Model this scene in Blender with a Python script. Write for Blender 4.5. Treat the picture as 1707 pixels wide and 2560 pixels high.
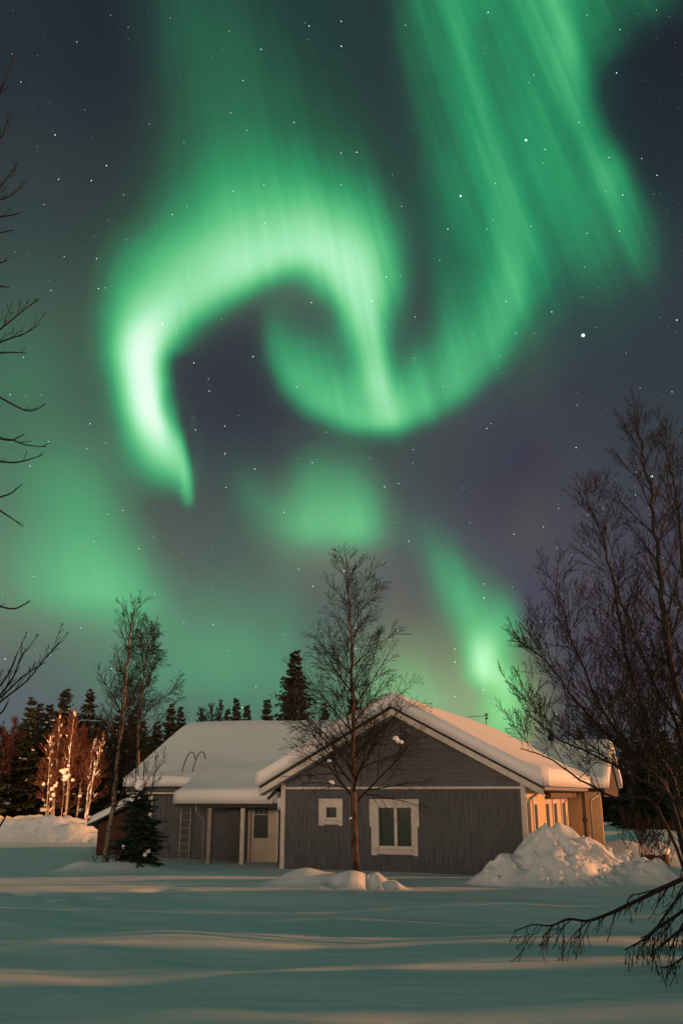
import bpy, math, random
import numpy as np
from mathutils import Vector, Matrix, noise
R = math.radians
scene = bpy.context.scene
for o in list(bpy.data.objects): bpy.data.objects.remove(o)

# ------------------------------------------------------------ camera
EYE = 2.1                      # metres above the snow at the house wall
PITCH = math.atan((1985-1280)/2240.0)
cd = bpy.data.cameras.new('camera'); cam = bpy.data.objects.new('camera', cd)
scene.collection.objects.link(cam); scene.camera = cam
cd.sensor_fit = 'VERTICAL'; cd.sensor_height = 36.0; cd.lens = 31.5
cd.clip_start = .1; cd.clip_end = 6000
cam.location = (0, 0, EYE); cam.rotation_euler = (R(90)+PITCH, 0, 0)
scene.render.resolution_x = 682; scene.render.resolution_y = 1024
scene.view_settings.view_transform = 'Standard'; scene.view_settings.look = 'None'
scene.view_settings.exposure = 0; scene.view_settings.gamma = 1
try:
    scene.cycles.use_denoising = True
    scene.cycles.max_bounces = 6; scene.cycles.diffuse_bounces = 3
except Exception: pass

# the one distant warm lamp (a low moon / far floodlight), low over the right
SUN_AZ, SUN_EL = R(4), R(6.8)
to_sun = Vector((math.cos(SUN_AZ)*math.cos(SUN_EL), math.sin(SUN_AZ)*math.cos(SUN_EL), math.sin(SUN_EL)))
ld = bpy.data.lights.new('sun', 'SUN'); ld.energy = 4.7; ld.angle = R(1.2); ld.color = (1.0, .40, .17)
sun = bpy.data.objects.new('sun', ld); scene.collection.objects.link(sun)
sun.rotation_euler = to_sun.to_track_quat('Z', 'Y').to_euler(); sun.location = (30, -18, 30)

# ------------------------------------------------------------ the sky: aurora, described as soft strokes
# (the strokes are written on a 1568 x 2352 sky chart; the chart is then laid on the celestial sphere)
def srgb2lin(c):
    c=np.asarray(c,float)/255.
    return np.where(c<=.04045,c/12.92,((c+.055)/1.055)**2.4)
def blob(X,Y,x,y,sx,sy,ang=0.,p=1.0,up=None):
    """gaussian, sx along the rotated x, sy across; up: other sigma on the upper side"""
    a=np.radians(ang);c,s=np.cos(a),np.sin(a)
    dx,dy=X-x,Y-y
    u=c*dx+s*dy; v=-s*dx+c*dy
    if up is not None: sy=np.where(v<0,up,sy)
    return np.exp(-((u/sx)**2+(v/sy)**2)**p)
def spline(P,n=10):
    P=np.array(P,float);out=[]
    Q=np.vstack([2*P[0]-P[1],P,2*P[-1]-P[-2]])
    for i in range(1,len(Q)-2):
        for t in np.arange(n)/n:
            a,b,c,d=Q[i-1],Q[i],Q[i+1],Q[i+2]
            out.append(.5*((2*b)+(-a+c)*t+(2*a-5*b+4*c-d)*t*t+(-a+3*b-3*c+d)*t**3))
    out.append(P[-1]);return np.array(out)
def path(X,Y,P,n=5):
    """P rows: x,y,width on the left of travel,width on the right,amplitude"""
    S=spline(P,n);best=np.full(X.shape,1e18);val=np.zeros(X.shape)
    for a,b in zip(S[:-1],S[1:]):
        ex,ey=b[0]-a[0],b[1]-a[1];L=ex*ex+ey*ey+1e-9
        t=np.clip(((X-a[0])*ex+(Y-a[1])*ey)/L,0,1)
        dx,dy=X-a[0]-t*ex,Y-a[1]-t*ey;d=np.hypot(dx,dy)
        side=ex*dy-ey*dx   # image y is down: >0 is right of travel
        w=np.where(side<0,a[2]+(b[2]-a[2])*t,a[3]+(b[3]-a[3])*t)
        A=a[4]+(b[4]-a[4])*t
        v=A*np.exp(-(d/w)**2)
        m=d<best; best=np.where(m,d,best); val=np.where(m,v,val)
    return val
def sm(a,b,x):
    t=np.clip((x-a)/(b-a),0,1);return t*t*(3-2*t)
VEIL=[[0,0,0,.05,.18,.17,.13,.09,.06,.02],[0,0,0,.03,.18,.21,.18,.12,.07,.02],[0,0,0,.01,.16,.23,.22,.17,.09,.02],[0,0,0,.01,.17,.27,.29,.24,.15,.05],
 [0,0,0,.05,.23,.38,.43,.41,.29,.12],[0,0,.03,.14,.36,.54,.62,.63,.54,.26],[.01,.02,.06,.36,.56,.70,.74,.76,.78,.42],[.03,.03,.06,.46,.5,.5,.5,.5,.6,.35],
 [.06,.05,.03,.2,.3,.3,.3,.3,.3,.2],[.1,.08,.03,.05,.05,.05,.05,.05,.05,.05]]          # x 0..900, y 0..900 every 100
CURT=[[.05,.22,.33,.36,.37,.40,.30,.22,.10],[.03,.17,.31,.35,.35,.39,.22,.03,0],[.03,.11,.27,.34,.34,.34,.10,0,0],[.04,.11,.24,.34,.36,.33,.13,0,0],
 [.05,.15,.26,.34,.38,.36,.32,.03,0],[.05,.17,.26,.32,.37,.34,.31,.15,0],[.05,.18,.25,.30,.36,.29,.25,.16,0],[.05,.2,.26,.29,.31,.17,.13,.05,0],
 [0,.1,.25,.27,.17,.08,.04,0,0],[0,.05,.1,.05,.02,0,0,0,0],[0,0,0,0,0,0,0,0,0]]          # x 800..1600, y 0..1000
def grid(X,Y,T,x0,y0,h=100.):
    T=np.array(T,float)
    def cub(t): return [-.5*t**3+t**2-.5*t,1.5*t**3-2.5*t**2+1,-1.5*t**3+2*t**2+.5*t,.5*t**3-.5*t**2]
    u=np.clip((X-x0)/h,0,T.shape[1]-1.001);v=np.clip((Y-y0)/h,0,T.shape[0]-1.001)
    i=np.floor(u).astype(int);j=np.floor(v).astype(int);cu=cub(u-i);cv=cub(v-j);o=0
    for a in range(4):
        for b in range(4):
            o=o+cu[a]*cv[b]*T[np.clip(j-1+b,0,T.shape[0]-1),np.clip(i-1+a,0,T.shape[1]-1)]
    return np.clip(o,0,None)
def green(X,Y):
    B=lambda *a,**k: blob(X,Y,*a,**k)
    P=lambda p,n=5: path(X,Y,p,n)
    arch=P([(436,1165,34,22,.06),(420,1115,60,34,.34),(388,1045,74,34,.80),(350,950,66,32,1.24),(332,860,68,46,1.26),(336,780,84,66,1.2),
        (395,705,115,78,.86),(490,645,130,72,.76),(600,592,140,70,.78),(700,572,140,86,.82),(780,598,130,100,.88),(825,660,96,84,.88),(842,740,56,66,.80),(857,815,44,54,.70),(868,880,40,50,.68),(885,950,60,46,.5)])
    veil=grid(X,Y,VEIL,0,0)*(1-sm(850,1000,X))*(1-sm(800,1000,Y))
    under=sm(0,1,(Y-(np.interp(X,[0,200,250,300,400,480,560,600,640,690,740,775,800,860,900,1000],[900,900,900,850,770,715,670,645,615,595,615,680,740,800,800,700]))+30)/80.)
    veil*=1-under*sm(180,300,X)
    k=5.5;G=np.log(np.exp(k*arch)+np.exp(k*veil)-1)/k
    bowl=P([(640,650,60,60,.10),(625,740,110,34,.24),(640,820,120,34,.38),(690,895,120,38,.48),(760,940,120,38,.53),(860,965,120,38,.56),(950,945,130,42,.52),(1030,900,130,48,.46),(1105,830,120,56,.42),(1155,745,110,56,.38),(1185,650,90,46,.34),(1182,560,70,42,.30),(1155,460,44,42,.30),(1115,350,40,42,.28),(1078,230,40,46,.26),(1052,110,40,46,.22),(1035,-20,50,60,.18),(1020,-150,60,60,.1)])
    C=grid(X,Y,CURT,800,0)*sm(840,960,X-.16*np.clip(Y-100,0,500)*(Y<2000))
    C+=.20*P([(1500,640,90,26,.10),(1462,510,90,26,.6),(1412,405,60,24,1.),(1362,315,46,24,1.),(1322,220,46,24,1.),(1292,120,50,28,.8),(1265,20,60,40,.5),(1245,-150,80,60,.4)])
    C+=.06*P([(1080,560,20,20,.3),(1030,440,24,20,.8),(975,310,30,24,1.),(935,170,34,30,.9),(895,0,50,40,.8)])
    C+=.05*P([(1340,490,28,20,.3),(1298,350,28,20,.9),(1255,235,28,20,1.),(1220,130,30,24,1.),(1195,0,40,40,.9)])
    C-=.04*P([(1215,470,24,20,.6),(1140,200,30,24,1.),(1110,60,30,24,.9)])
    C=np.clip(C,0,1)*(1-sm(0,1,(X-np.interp(Y,[0,60,150,250,400,520,620,740],[1640,1480,1360,1365,1430,1480,1500,1480]))/120.))
    G=np.sqrt(G**2+bowl**2+C**2)+.12*np.minimum(bowl,C)
    G=G+(.14*B(740,830,110,100,20)+.08*B(965,850,34,110,-6)+.10*B(900,880,130,70))*(1-.7*np.clip(G,0,1))
    G+=.34*P([(438,1150,16,10,.8),(424,1060,20,11,1.),(402,960,26,16,.8),(385,880,24,20,.5)])
    G+=.08*P([(474,1110,14,12,.6),(457,1030,20,14,1.),(430,930,20,18,.5)])
    G+=.34*B(785,1215,120,56,3,up=120)+.20*B(700,1195,62,80,0,up=120)+.20*B(830,1205,62,66,0,up=130)+.08*B(745,1080,110,110)+.10*B(750,1070,90,70)
    G+=.17*B(590,1150,50,110,-32)+.07*B(560,1180,90,130)
    lg=.30*B(240,1355,200,75,6,up=190)+.17*B(90,1330,240,120,5,up=250)+.17*B(60,1050,190,160,0,up=420)+.13*B(200,1130,110,150)
    G+=lg*(1-.85*sm(300,450,X-.15*(Y-1300)))
    G+=.18*B(400,1470,300,190,10,up=160)+.15*B(600,1480,210,210)+.05*B(655,1400,34,110)+.10*B(320,1560,260,90)
    G+=.30*B(1025,1310,66,130,-25)+.24*B(1085,1420,62,95,-25)+.10*B(1130,1380,120,120)
    G+=.30*B(1160,1450,50,85,5)+.58*B(1106,1510,38,58,-15)+.20*B(1125,1555,70,30,12)
    G+=.46*B(1158,1655,58,80)+.18*B(1165,1570,70,70)+.10*B(1180,1580,25,40)
    G+=.18*B(930,1540,110,120,-10,up=120)+.22*B(1000,1650,150,100)+.16*B(850,1620,220,130)
    return np.clip(G,0,1.35)
LUT_X=[0,.12,.25,.42,.6,.75,.9,1.05,1.2,1.4]
LUT_C=[(0,0,0),(10,44,28),(18,88,56),(32,142,88),(74,184,116),(120,208,144),(156,230,178),(194,243,206),(222,250,228),(240,255,242)]
BG=[ # x,y,sx,sy,(r,g,b) normalised blend of soft patches
 (150,100,260,260,(35,45,52)),(300,400,120,260,(52,56,58)),(60,450,130,200,(54,64,66)),(60,900,140,250,(70,88,80)),(700,100,280,240,(36,50,54)),(550,350,200,200,(50,70,62)),
 (1500,200,140,260,(31,38,48)),(1480,850,200,260,(54,60,68)),(560,900,170,170,(53,57,66)),(900,1080,300,130,(62,66,73)),(1250,1150,250,200,(68,69,79)),(1200,500,250,250,(38,62,62)),(900,850,160,150,(70,80,80)),
 (600,600,220,110,(80,90,84)),(420,1230,140,160,(78,84,84)),(770,1200,110,110,(128,138,116)),(1000,1260,130,110,(86,82,92)),(1230,1330,160,140,(84,79,92)),(1010,1450,90,110,(104,102,94)),(1112,1515,60,70,(128,150,92)),(1165,1650,60,80,(140,160,96)),(80,1560,160,80,(88,96,100)),
 (240,1350,170,110,(112,120,108)),(60,1280,150,200,(108,120,106)),(60,1750,260,90,(84,98,106)),(450,1480,220,120,(98,112,104)),(500,1680,260,100,(88,108,100)),(760,1400,160,160,(88,92,92)),
 (1450,1500,160,200,(72,70,80)),(1060,1640,130,110,(160,144,122)),(930,1560,100,110,(146,138,112)),(1500,1750,260,120,(80,80,84)),(900,1900,600,120,(100,104,96)),(100,1130,160,120,(80,98,84))]
def background(X,Y):
    W=np.full(X.shape,1e-6);C=np.zeros(X.shape+(3,))
    for x,y,sx,sy,c in BG:
        w=np.exp(-(((X-x)/sx)**2+((Y-y)/sy)**2)); W=W+w; C+=w[...,None]*srgb2lin(c)
    C+=1e-6*srgb2lin((50,62,64)); return C/W[...,None]
def sky_rgb(G,bg):
    l=srgb2lin(LUT_C); g=np.stack([np.interp(G,LUT_X,l[:,i]) for i in range(3)],-1)
    damp=1-.35*np.clip(G/.5,0,1)
    return bg*damp[...,None]+g
AX = R(30)                                                    # centre of the sky map, 30 degrees above the horizon
FW = np.array([0, math.cos(AX), math.sin(AX)]); UP = np.array([0, -math.sin(AX), math.cos(AX)])
HU, CV, HV = .46, -.11, .52                                    # half width, centre and half height of the map (stereographic)
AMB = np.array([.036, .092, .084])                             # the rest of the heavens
FILL_GLOW = (20, 12.2, 8.0)
def chart_to_dir(x, y):
    a = (x*1.0887-853.5)/2240.; b = (1280-y*1.0887)/2240.
    d = np.array([a, math.cos(PITCH)-b*math.sin(PITCH), math.sin(PITCH)+b*math.cos(PITCH)])
    return d/np.linalg.norm(d)
def build_sky():
    N = 320
    a = np.linspace(-1, 1, N); A, Bv = np.meshgrid(a, a)
    sx, sy = A*HU, CV+Bv*HV
    q = (sx**2+sy**2)/4; f = (1-q)/(1+q); k = (1+f)/2
    dx = sx*k; du = sy*k
    d = np.stack([dx, f*FW[1]+du*UP[1], f*FW[2]+du*UP[2]], -1)
    ff = d[..., 1]*math.cos(PITCH)+d[..., 2]*math.sin(PITCH); fu = -d[..., 1]*math.sin(PITCH)+d[..., 2]*math.cos(PITCH)
    X = (853.5+2240*d[..., 0]/ff)/1.0887; Y = (1280-2240*fu/ff)/1.0887
    G = green(X, Y); bg = background(X, Y)
    t = (1-sm(.84, .99, np.abs(A)))*(1-sm(.82, .99, np.abs(Bv)))
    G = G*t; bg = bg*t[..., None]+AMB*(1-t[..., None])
    w = bpy.data.worlds.new('World'); scene.world = w; w.use_nodes = True
    nt = w.node_tree; nt.nodes.clear(); n = nt.nodes; L = nt.links
    def VM(op, *ins):
        m = n.new('ShaderNodeVectorMath'); m.operation = op
        for i, v in enumerate(ins):
            if hasattr(v, 'is_output'): L.new(v, m.inputs[i])
            else: m.inputs[i].default_value = v
        return m
    def MM(op, *ins, clamp=False):
        m = n.new('ShaderNodeMath'); m.operation = op; m.use_clamp = clamp
        for i, v in enumerate(ins):
            if hasattr(v, 'is_output'): L.new(v, m.inputs[i])
            else: m.inputs[i].default_value = v
        return m.outputs[0]
    tc = n.new('ShaderNodeTexCoord'); D = VM('NORMALIZE', tc.outputs['Generated']).outputs[0]
    dr = VM('DOT_PRODUCT', D, (1, 0, 0)).outputs['Value']
    dup = VM('DOT_PRODUCT', D, tuple(UP)).outputs['Value']
    df = VM('DOT_PRODUCT', D, tuple(FW)).outputs['Value']
    kk = MM('DIVIDE', 2.0, MM('ADD', MM('MAXIMUM', df, -.98), 1.0))
    SX = MM('MULTIPLY', dr, kk); SY = MM('MULTIPLY', dup, kk)
    ux = MM('DIVIDE', SX, HU); vy = MM('DIVIDE', MM('SUBTRACT', SY, CV), HV)
    def vec(s):
        c = n.new('ShaderNodeCombineXYZ')
        for i in range(3): L.new(s, c.inputs[i])
        return c.outputs[0]
    UXV, VYV = vec(ux), vec(vy)
    def curves(src, arrs):
        c = n.new('ShaderNodeVectorCurve'); mp = c.mapping; mp.use_clip = False
        mp.extend = 'HORIZONTAL'
        for i, arr in enumerate(arrs):
            cu = mp.curves[i]
            cu.points[0].location = (-1, arr[0]); cu.points[-1].location = (1, arr[-1])
            M = 180
            for j in range(1, M-1):
                x = -1+2*j/(M-1); cu.points.new(x, float(np.interp(x, a, arr)))
        mp.update(); L.new(src, c.inputs['Vector']); return c.outputs[0]
    def lowrank(F, K):
        U, S, Vt = np.linalg.svd(F, full_matrices=False)
        return [(U[:, i]*math.sqrt(S[i]), Vt[i]*math.sqrt(S[i])) for i in range(K)]
    acc = None; fac = lowrank(G, 21)
    for g in range(0, 21, 3):
        cy = curves(VYV, [fac[g+i][0] for i in range(3)]); cx = curves(UXV, [fac[g+i][1] for i in range(3)])
        v = VM('DOT_PRODUCT', cx, cy).outputs['Value']
        acc = v if acc is None else MM('ADD', acc, v)
    bacc = None; chan = [lowrank(bg[..., i], 6) for i in range(3)]
    for g in range(6):
        cy = curves(VYV, [chan[c][g][0] for c in range(3)]); cx = curves(UXV, [chan[c][g][1] for c in range(3)])
        v = VM('MULTIPLY', cx, cy).outputs[0]
        bacc = v if bacc is None else VM('ADD', bacc, v).outputs[0]
    # faint vertical structure in the curtains
    nz = n.new('ShaderNodeTexNoise'); nz.inputs['Scale'].default_value = 1.0; nz.inputs['Detail'].default_value = 3
    cc = n.new('ShaderNodeCombineXYZ'); L.new(MM('MULTIPLY', MM('ADD', SX, MM('MULTIPLY', SY, .22)), 26), cc.inputs[0]); L.new(MM('MULTIPLY', SY, 3.0), cc.inputs[1])
    L.new(cc.outputs[0], nz.inputs['Vector'])
    # rays fan out from the magnetic zenith, high up and to the left
    mz = Vector(chart_to_dir(150, -2500)); e1 = mz.orthogonal().normalized(); e2 = mz.cross(e1)
    az = MM('ARCTAN2', VM('DOT_PRODUCT', D, tuple(e1)).outputs['Value'], VM('DOT_PRODUCT', D, tuple(e2)).outputs['Value'])
    rd = VM('DOT_PRODUCT', D, tuple(mz)).outputs['Value']
    rc = n.new('ShaderNodeCombineXYZ'); L.new(MM('MULTIPLY', az, 30), rc.inputs[0]); L.new(MM('MULTIPLY', rd, 3.2), rc.inputs[1])
    rn = n.new('ShaderNodeTexNoise'); rn.noise_dimensions = '2D'; rn.inputs['Scale'].default_value = 1.0; rn.inputs['Detail'].default_value = 2.5; rn.inputs['Roughness'].default_value = .55
    L.new(rc.outputs[0], rn.inputs['Vector'])
    topw = MM('ADD', MM('MULTIPLY', MM('ADD', MM('MULTIPLY', SX, 2.2), MM('ADD', SY, .35), clamp=True), .44), .035)     # rays are strongest high on the right
    rays = MM('ADD', 1.0, MM('MULTIPLY', MM('SUBTRACT', rn.outputs['Fac'], .5), MM('MULTIPLY', topw, 1.7)))
    gain = MM('MULTIPLY', rays, MM('ADD', MM('MULTIPLY', nz.outputs['Fac'], .08), .96))
    Gn = MM('MAXIMUM', MM('MULTIPLY', acc, gain), 0.0)
    Gs = MM('DIVIDE', Gn, 1.4, clamp=True)
    cr = n.new('ShaderNodeValToRGB'); el = cr.color_ramp.elements
    l = srgb2lin(LUT_C)
    el[0].position = 0; el[0].color = (0, 0, 0, 1); el[1].position = 1; el[1].color = (*l[-1], 1)
    for i in range(1, len(LUT_X)-1):
        e = el.new(LUT_X[i]/1.4); e.color = (*l[i], 1)
    L.new(Gs, cr.inputs[0])
    damp = MM('SUBTRACT', 1.0, MM('MULTIPLY', MM('MULTIPLY', Gn, 2.0, clamp=True), .35))
    bsc = n.new('ShaderNodeVectorMath'); bsc.operation = 'SCALE'; L.new(VM('MAXIMUM', bacc, (0, 0, 0)).outputs[0], bsc.inputs[0]); L.new(damp, bsc.inputs['Scale'])
    col = VM('ADD', cr.outputs[0], bsc.outputs[0]).outputs[0]
    # added warm fill light low in the unseen sky behind the camera
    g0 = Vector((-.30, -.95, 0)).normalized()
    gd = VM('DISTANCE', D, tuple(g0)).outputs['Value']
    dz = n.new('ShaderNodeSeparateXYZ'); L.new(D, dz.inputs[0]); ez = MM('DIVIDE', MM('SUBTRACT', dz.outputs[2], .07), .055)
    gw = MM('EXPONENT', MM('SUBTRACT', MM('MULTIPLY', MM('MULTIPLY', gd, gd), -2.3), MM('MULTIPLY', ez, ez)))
    gs = n.new('ShaderNodeVectorMath'); gs.operation = 'SCALE'; gs.inputs[0].default_value = FILL_GLOW; L.new(gw, gs.inputs['Scale'])
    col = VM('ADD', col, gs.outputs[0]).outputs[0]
    # faint stars
    sxy = n.new('ShaderNodeCombineXYZ'); L.new(SX, sxy.inputs[0]); L.new(SY, sxy.inputs[1])
    st = None
    for sc, rad, thr, br in ((62, .028, .78, 1.2), (110, .034, .66, .75), (190, .050, .70, .32)):
        vo = n.new('ShaderNodeTexVoronoi'); vo.voronoi_dimensions = '2D'; vo.inputs['Scale'].default_value = sc
        L.new(sxy.outputs[0], vo.inputs['Vector'])
        sep = n.new('ShaderNodeSeparateColor'); L.new(vo.outputs['Color'], sep.inputs[0])
        pick = MM('MULTIPLY', MM('SUBTRACT', sep.outputs[0], thr), br/(1-thr), clamp=False)
        pick = MM('MAXIMUM', MM('MULTIPLY', pick, pick), 0.0); pick = MM('MULTIPLY', pick, MM('GREATER_THAN', sep.outputs[0], thr))
        disc = MM('LESS_THAN', vo.outputs['Distance'], rad)
        v = MM('MULTIPLY', MM('MULTIPLY', pick, pick), disc); st = v if st is None else MM('ADD', st, v)
    for x, y, r, b in STARS:
        s = chart_to_dir(x, y); rr_ = r*(.0011 if r > 1.1 else .0008)
        mr = n.new('ShaderNodeMapRange'); L.new(VM('DISTANCE', D, tuple(s)).outputs['Value'], mr.inputs['Value'])
        mr.inputs['From Min'].default_value = rr_*.4; mr.inputs['From Max'].default_value = rr_
        mr.inputs['To Min'].default_value = b; mr.inputs['To Max'].default_value = 0
        st = MM('ADD', st, mr.outputs[0])
    sc_ = n.new('ShaderNodeVectorMath'); sc_.operation = 'SCALE'; sc_.inputs[0].default_value = (.95, .97, 1.0); L.new(st, sc_.inputs['Scale'])
    col = VM('ADD', col, sc_.outputs[0]).outputs[0]
    bgn = n.new('ShaderNodeBackground'); L.new(col, bgn.inputs['Color']); bgn.inputs['Strength'].default_value = 1.0
    out = n.new('ShaderNodeOutputWorld'); L.new(bgn.outputs[0], out.inputs[0])
    try: w.cycles.sampling_method = 'MANUAL'; w.cycles.sample_map_resolution = 512
    except Exception: pass
STARS = [(1338, 770, 1.9, 2.2), (1207, 322, 1.3, 1.4), (1057, 450, 1.2, 1.2), (1251, 343, .9, .8), (1218, 520, .9, .7), (1117, 527, .8, .7), (558, 185, .9, .9), (177, 96, .8, .7), (49, 188, .8, .8), (1127, 973, .8, .7),
    (790, 1311, 1.1, 1.3), (938, 1243, .9, 1.0), (1496, 1094, 1.2, 1.4), (1553, 735, 1.1, 1.2), (112, 1014, .8, .8), (516, 1044, .7, .7), (1009, 598, .8, .7), (901, 401, .7, .6), (1183, 765, .8, .8), (1145, 818, .7, .6),
    (462, 566, .6, .5), (459, 573, .6, .5), (467, 572, .6, .5), (463, 580, .6, .4), (470, 565, .5, .4), (344, 285, .7, .6), (243, 661, .8, .7), (201, 1030, .8, .7), (527, 72, .7, .6), (391, 41, .6, .6), (700, 52, .6, .6), (1225, 172, .8, .7), (1212, 190, .7, .6)]
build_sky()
# ------------------------------------------------------------ helpers
C = scene.collection
def tag(o, label=None, cat=None, group=None, kind=None):
    if label: o['label'] = label
    if cat: o['category'] = cat
    if group: o['group'] = group
    if kind: o['kind'] = kind
    return o
def thing(name, loc, label, cat, group=None, rz=0.0):
    o = bpy.data.objects.new(name, None); C.objects.link(o); o.location = loc; o.rotation_euler = (0, 0, rz)
    o.empty_display_size = .3
    return tag(o, label, cat, group)
class MB:
    def __init__(s): s.v = []; s.f = []
    def add(s, vs, fs):
        b = len(s.v); s.v.extend(vs); s.f.extend([tuple(b+i for i in f) for f in fs]); return s
    def box(s, x0, x1, y0, y1, z0, z1):
        return s.add([(x0,y0,z0),(x1,y0,z0),(x1,y1,z0),(x0,y1,z0),(x0,y0,z1),(x1,y0,z1),(x1,y1,z1),(x0,y1,z1)],
            [(0,3,2,1),(4,5,6,7),(0,1,5,4),(1,2,6,5),(2,3,7,6),(3,0,4,7)])
    def prism(s, P, y0, y1):      # P: outline in x,z (counter-clockwise seen from -y)
        n = len(P); vs = [(x,y0,z) for x,z in P]+[(x,y1,z) for x,z in P]
        fs = [tuple(range(n)), tuple(range(2*n-1, n-1, -1))]+[(i,n+i,n+(i+1)%n,(i+1)%n) for i in range(n)]
        return s.add(vs, fs)
    def prismx(s, P, x0, x1):     # outline in y,z
        n = len(P); vs = [(x0,y,z) for y,z in P]+[(x1,y,z) for y,z in P]
        fs = [tuple(range(n)), tuple(range(2*n-1, n-1, -1))]+[(i,n+i,n+(i+1)%n,(i+1)%n) for i in range(n)]
        return s.add(vs, fs)
    def tube(s, P, r, k=6, cap=True):
        P = [Vector(p) for p in P]; n = len(P)
        if not hasattr(r, '__len__'): r = [r]*n
        t = (P[1]-P[0]).normalized()
        a = t.cross(Vector((0,0,1)) if abs(t.z) < .9 else Vector((1,0,0))).normalized()
        b0 = len(s.v); cs = [(math.cos(2*math.pi*j/k), math.sin(2*math.pi*j/k)) for j in range(k)]
        for i in range(n):
            if i > 0:
                t = (P[min(i+1,n-1)]-P[i-1])
                t = t.normalized() if t.length > 1e-9 else Vector((0,0,1))
                a = (a-t*a.dot(t)); a = a.normalized() if a.length > 1e-6 else t.orthogonal().normalized()
            b = t.cross(a); p = P[i]; q = r[i]
            for c, d in cs: s.v.append((p.x+(a.x*c+b.x*d)*q, p.y+(a.y*c+b.y*d)*q, p.z+(a.z*c+b.z*d)*q))
        for i in range(n-1):
            for j in range(k):
                j2 = (j+1) % k
                s.f.append((b0+i*k+j, b0+i*k+j2, b0+(i+1)*k+j2, b0+(i+1)*k+j))
        if cap:
            s.f.append(tuple(b0+j for j in range(k-1,-1,-1))); s.f.append(tuple(b0+(n-1)*k+j for j in range(k)))
        return s
    def blob(s, c, r, rng, n=6, m=4, rough=.25):
        c = Vector(c); vs = []; fs = []
        for i in range(1, m):
            th = math.pi*i/m
            for j in range(n):
                ph = 2*math.pi*j/n; q = 1+rng.uniform(-rough, rough)
                vs.append((c.x+r[0]*q*math.sin(th)*math.cos(ph), c.y+r[1]*q*math.sin(th)*math.sin(ph), c.z+r[2]*q*math.cos(th)))
        vs.append((c.x, c.y, c.z+r[2])); vs.append((c.x, c.y, c.z-r[2])); T, Bm = len(vs)-2, len(vs)-1
        for i in range(m-2):
            for j in range(n): fs.append((i*n+j, (i+1)*n+j, (i+1)*n+(j+1)%n, i*n+(j+1)%n))
        for j in range(n): fs.append((T, j, (j+1)%n)); fs.append((Bm, (m-2)*n+(j+1)%n, (m-2)*n+j))
        return s.add(vs, fs)
    def build(s, name, mat, parent=None, smooth=False, label=None):
        me = bpy.data.meshes.new(name); me.from_pydata([tuple(v) for v in s.v], [], s.f); me.materials.append(mat)
        if smooth: me.polygons.foreach_set('use_smooth', [True]*len(me.polygons))
        me.update(); o = bpy.data.objects.new(name, me); C.objects.link(o)
        if parent is not None: o.parent = parent
        if label: o['label'] = label
        return o
def copy_tree(o, parent=None):
    c = o.copy(); C.objects.link(c); c.parent = parent
    for ch in list(o.children): copy_tree(ch, c)
    return c

# ------------------------------------------------------------ materials
def mat(name, col, rough=.8, var=None, vscale=3.0, bump=0.0, bscale=20.0, metal=0.0, spec=.3, stretch=None, two=None, extra=None):
    m = bpy.data.materials.new(name); m.use_nodes = True; nt = m.node_tree; b = nt.nodes['Principled BSDF']
    b.inputs['Base Color'].default_value = (*col, 1); b.inputs['Roughness'].default_value = rough; b.inputs['Metallic'].default_value = metal
    b.inputs['Specular IOR Level'].default_value = spec
    tc = nt.nodes.new('ShaderNodeTexCoord'); mp = nt.nodes.new('ShaderNodeMapping'); nt.links.new(tc.outputs['Object'], mp.inputs[0])
    if stretch: mp.inputs['Scale'].default_value = stretch
    if var:
        nz = nt.nodes.new('ShaderNodeTexNoise'); nz.inputs['Scale'].default_value = vscale; nz.inputs['Detail'].default_value = 6; nz.inputs['Roughness'].default_value = .65
        nt.links.new(mp.outputs[0], nz.inputs['Vector'])
        cr = nt.nodes.new('ShaderNodeValToRGB'); cr.color_ramp.elements[0].position = .38; cr.color_ramp.elements[1].position = .62
        if two: cr.color_ramp.elements[0].position, cr.color_ramp.elements[1].position = two
        cr.color_ramp.elements[0].color = (*var, 1); cr.color_ramp.elements[1].color = (*col, 1)
        nt.links.new(nz.outputs['Fac'], cr.inputs[0]); nt.links.new(cr.outputs[0], b.inputs['Base Color'])
    if bump:
        n2 = nt.nodes.new('ShaderNodeTexNoise'); n2.inputs['Scale'].default_value = bscale; n2.inputs['Detail'].default_value = 5
        nt.links.new(mp.outputs[0], n2.inputs['Vector'])
        bm = nt.nodes.new('ShaderNodeBump'); bm.inputs['Strength'].default_value = 1.0; bm.inputs['Distance'].default_value = bump
        nt.links.new(n2.outputs['Fac'], bm.inputs['Height']); nt.links.new(bm.outputs[0], b.inputs['Normal'])
    return m
M = {}
M['snow'] = mat('snow', (.80,.83,.86), .65, bump=.035, bscale=2.6, spec=.25, stretch=(.45,1.9,1))
M['snow_lump'] = mat('lumpy snow', (.78,.81,.84), .7, bump=.05, bscale=4.5, spec=.2)
M['snow_roof'] = mat('roof snow', (.82,.84,.86), .65, bump=.012, bscale=3, spec=.2)
M['siding'] = mat('grey painted boards', (.104,.116,.134), .65, var=(.070,.080,.094), vscale=1.6, stretch=(6,6,1), bump=.003, bscale=30)
M['siding_h'] = mat('grey painted lap boards', (.128,.134,.142), .65, var=(.096,.10,.107), vscale=1.6, stretch=(1,6,6), bump=.003, bscale=30)
M['trim'] = mat('white painted wood', (.62,.60,.55), .55, var=(.50,.47,.42), vscale=5, bump=.002, bscale=25)
M['white'] = mat('cream painted door', (.50,.47,.40), .5, var=(.44,.41,.35), vscale=2)
M['dark'] = mat('dark roof sheet', (.018,.018,.02), .6, var=(.03,.03,.032), vscale=6)
M['fascia'] = mat('dark green grey fascia', (.07,.08,.08), .5, var=(.05,.06,.06), vscale=4)
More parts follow.
